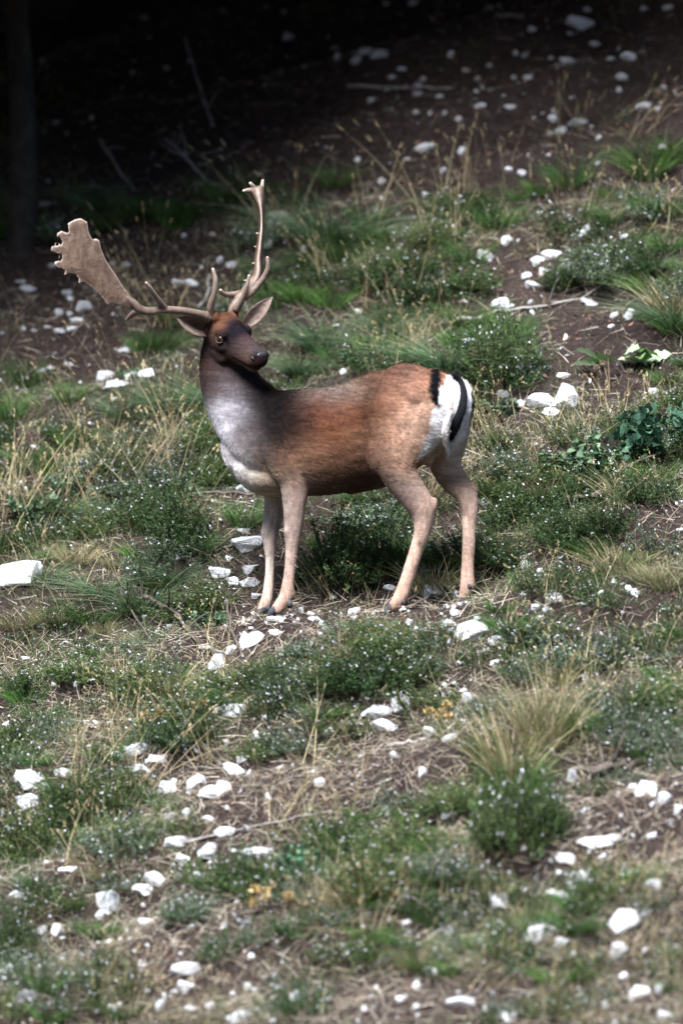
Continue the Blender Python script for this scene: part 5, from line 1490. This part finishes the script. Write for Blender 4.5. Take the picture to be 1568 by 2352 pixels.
bpz = [bt([(1218,905,26,.0),(1232,860,25,.0),(1262,812,24,.02),(1300,765,25,.05),(1340,720,26,.08),(1365,680,24,.10)]),
       bt([(1252,872,20,-.02),(1288,800,15,-.05),(1312,730,12,-.07),(1328,657,6,-.08)]),
       bt([(1300,800,20,.05),(1365,738,17,.06),(1415,678,15,.06),(1444,612,12,.05),(1441,543,6,.04)]),
       bt([(1300,762,17,.06),(1225,780,15,.02),(1168,776,13,-.02),(1146,750,7,-.04)])]
# the second palm, seen edge-on: broad in depth, thin across the picture
ps = []
for x, y, hw, dep_, hd in [(1345,735,20,.08,.025),(1372,670,22,.13,.050),(1382,590,20,.18,.075),(1394,480,16,.22,.085),(1404,380,10,.25,.085),(1406,290,12,.26,.080),(1398,210,22,.27,.075),(1385,150,30,.27,.060),(1378,118,26,.27,.045)]:
    px, py = C1(x, y); ps.append((*P(px, py, AB2[1] + dep_), (hw * 1.25 + 3) * .3662 / PXM, hd))
bpz.append(tube(ps, (0, 1, 0), 20, 4))
bpz += [bt([(1365,160,16,.26),(1330,128,14,.24),(1290,130,7,.22)]), bt([(1375,130,14,.27),(1350,100,12,.25),(1332,78,7,.24)]), bt([(1402,150,14,.27),(1408,100,11,.28),(1413,60,7,.29)]),
        bt([(1385,420,9,.20),(1374,392,4,.18)]), bt([(1380,500,9,.18),(1362,478,4,.16)]), bt([(1365,610,9,.15),(1350,583,4,.12)]), bt([(1330,700,9,.1),(1296,690,4,.08)])]
for k, (yy, off) in enumerate([(640, .09), (560, .12), (470, .13), (380, .14), (300, .14), (220, .13)]):   # tines on the trailing edge
    px, py = C1(1400, yy); c0 = P(px, py, AB2[1] + .19 + .02 * k); 
    bpz.append(tube([(*c0, .008, .03), (*(c0 + np.array([.0, .05, .0])), .007, .02), (*(c0 + np.array([.0, .10, -.01])), .004, .008)], (0, 0, 1), 10, 3))
a2 = dpart('antler', ant_mesh(bpz))
a2['label'] = 'upright antler seen edge-on'

# ---- tail lying over the rump
bvh = BVHTree.FromPolygons([Vector(v) for v in BV], [list(t) for t in tri])
def on_body(px, py, off):
    d = Vector(ray(px, py)).normalized(); h = bvh.ray_cast(Vector(CAMP), d)
    q = np.array(h[0]) if h[0] is not None else P(px, py, -.25)
    return q - np.array(d) * off
def tail_part(rows, col, name, parent=None, fringe=700, flen=.022):
    s = [(*on_body(px, py, off), hw / PXM, .012) for px, py, hw, off in rows]
    V, F = tube(s, (0.2, 1, 0), 14, 4)
    o = dpart(name, mk_mesh(name, V, F, M_COAT, np.tile(col, (len(V), 1)), smooth=True), parent)
    i = rng.integers(0, len(V), fringe); m = len(i)
    d = unit(rng.normal(size=(m, 3)) * .35 + np.array([-.15, -.25, -1]))
    Vh, Fh, Ch = blades(V[i], d, rng.uniform(.5, 1.2, m) * flen, np.full(m, .0011), np.zeros((m, 3)), np.array(col) * rng.uniform(.7, 1.5, (m, 1)), 1)
    h = dpart('tail_hair', mk_mesh('tail_hair', Vh, Fh, M_FUR, Ch), o); h['kind'] = 'stuff'
    return o
tail = tail_part([(1042,858,6,.002),(1056,876,8,.008),(1064,905,9,.009),(1061,935,10,.010),(1052,962,10,.012),(1044,985,10,.018),(1037,1006,5,.018)], (.008, .008, .010), 'tail')
tail_part([(1035,945,4,.012),(1026,970,8,.016),(1022,1000,8,.018),(1025,1025,5,.016),(1030,1040,3,.012)], s2l((205, 198, 196)), 'tail_underside', tail, 500, .018)
tail.children[0]

# ---- hooves and dew claws
def hoof(px, py, y, hw, ang, dew):
    c = P(px, py, y); V = []; F = []
    parts = []
    fw = np.array([-math.cos(ang), .35 * math.cos(ang), -math.sin(ang)])
    sdv = unit(np.cross(fw, UP))
    for s in (-1, 1):
        o = c + sdv * s * .011
        parts.append(tube([(*(o + np.array([.012, 0, .018])), .015, .011), (*(o + fw * .012 + np.array([0, 0, .006])), .015, .0115), (*(o + fw * .026 + np.array([0, 0, -.004])), .012, .009), (*(o + fw * .038 + np.array([0, 0, -.010])), .006, .005)], sdv, 10, 3))
    V, F, _ = join(parts)
    dpart('hoof', mk_mesh('hoof', V, F, M_HOOF, smooth=True))
    for s, (dx, dy, dyy) in zip((0, 1), dew):
        q = P(dx, dy, y + dyy)
        Vd, Fd = ellipsoid(q, np.array([[.011, 0, .003], [0, .010, 0], [-.004, 0, .014]]), 10, 7)
        dpart('dewclaw', mk_mesh('dewclaw', Vd, Fd, M_HOOF, smooth=True))
hoof(634, 1403, -.03, 14, .55, [(666, 1387, -.02), (664, 1390, .02)])
hoof(603, 1406, .20, 12, .75, [(616, 1397, -.018), (620, 1395, .02)])
hoof(901, 1396, -.23, 13, .6, [(925, 1382, -.02), (930, 1384, .02)])
hoof(1063, 1378, -.12, 12, .9, [(1077, 1347, -.02), (1082, 1350, .02)])
drop_protos()
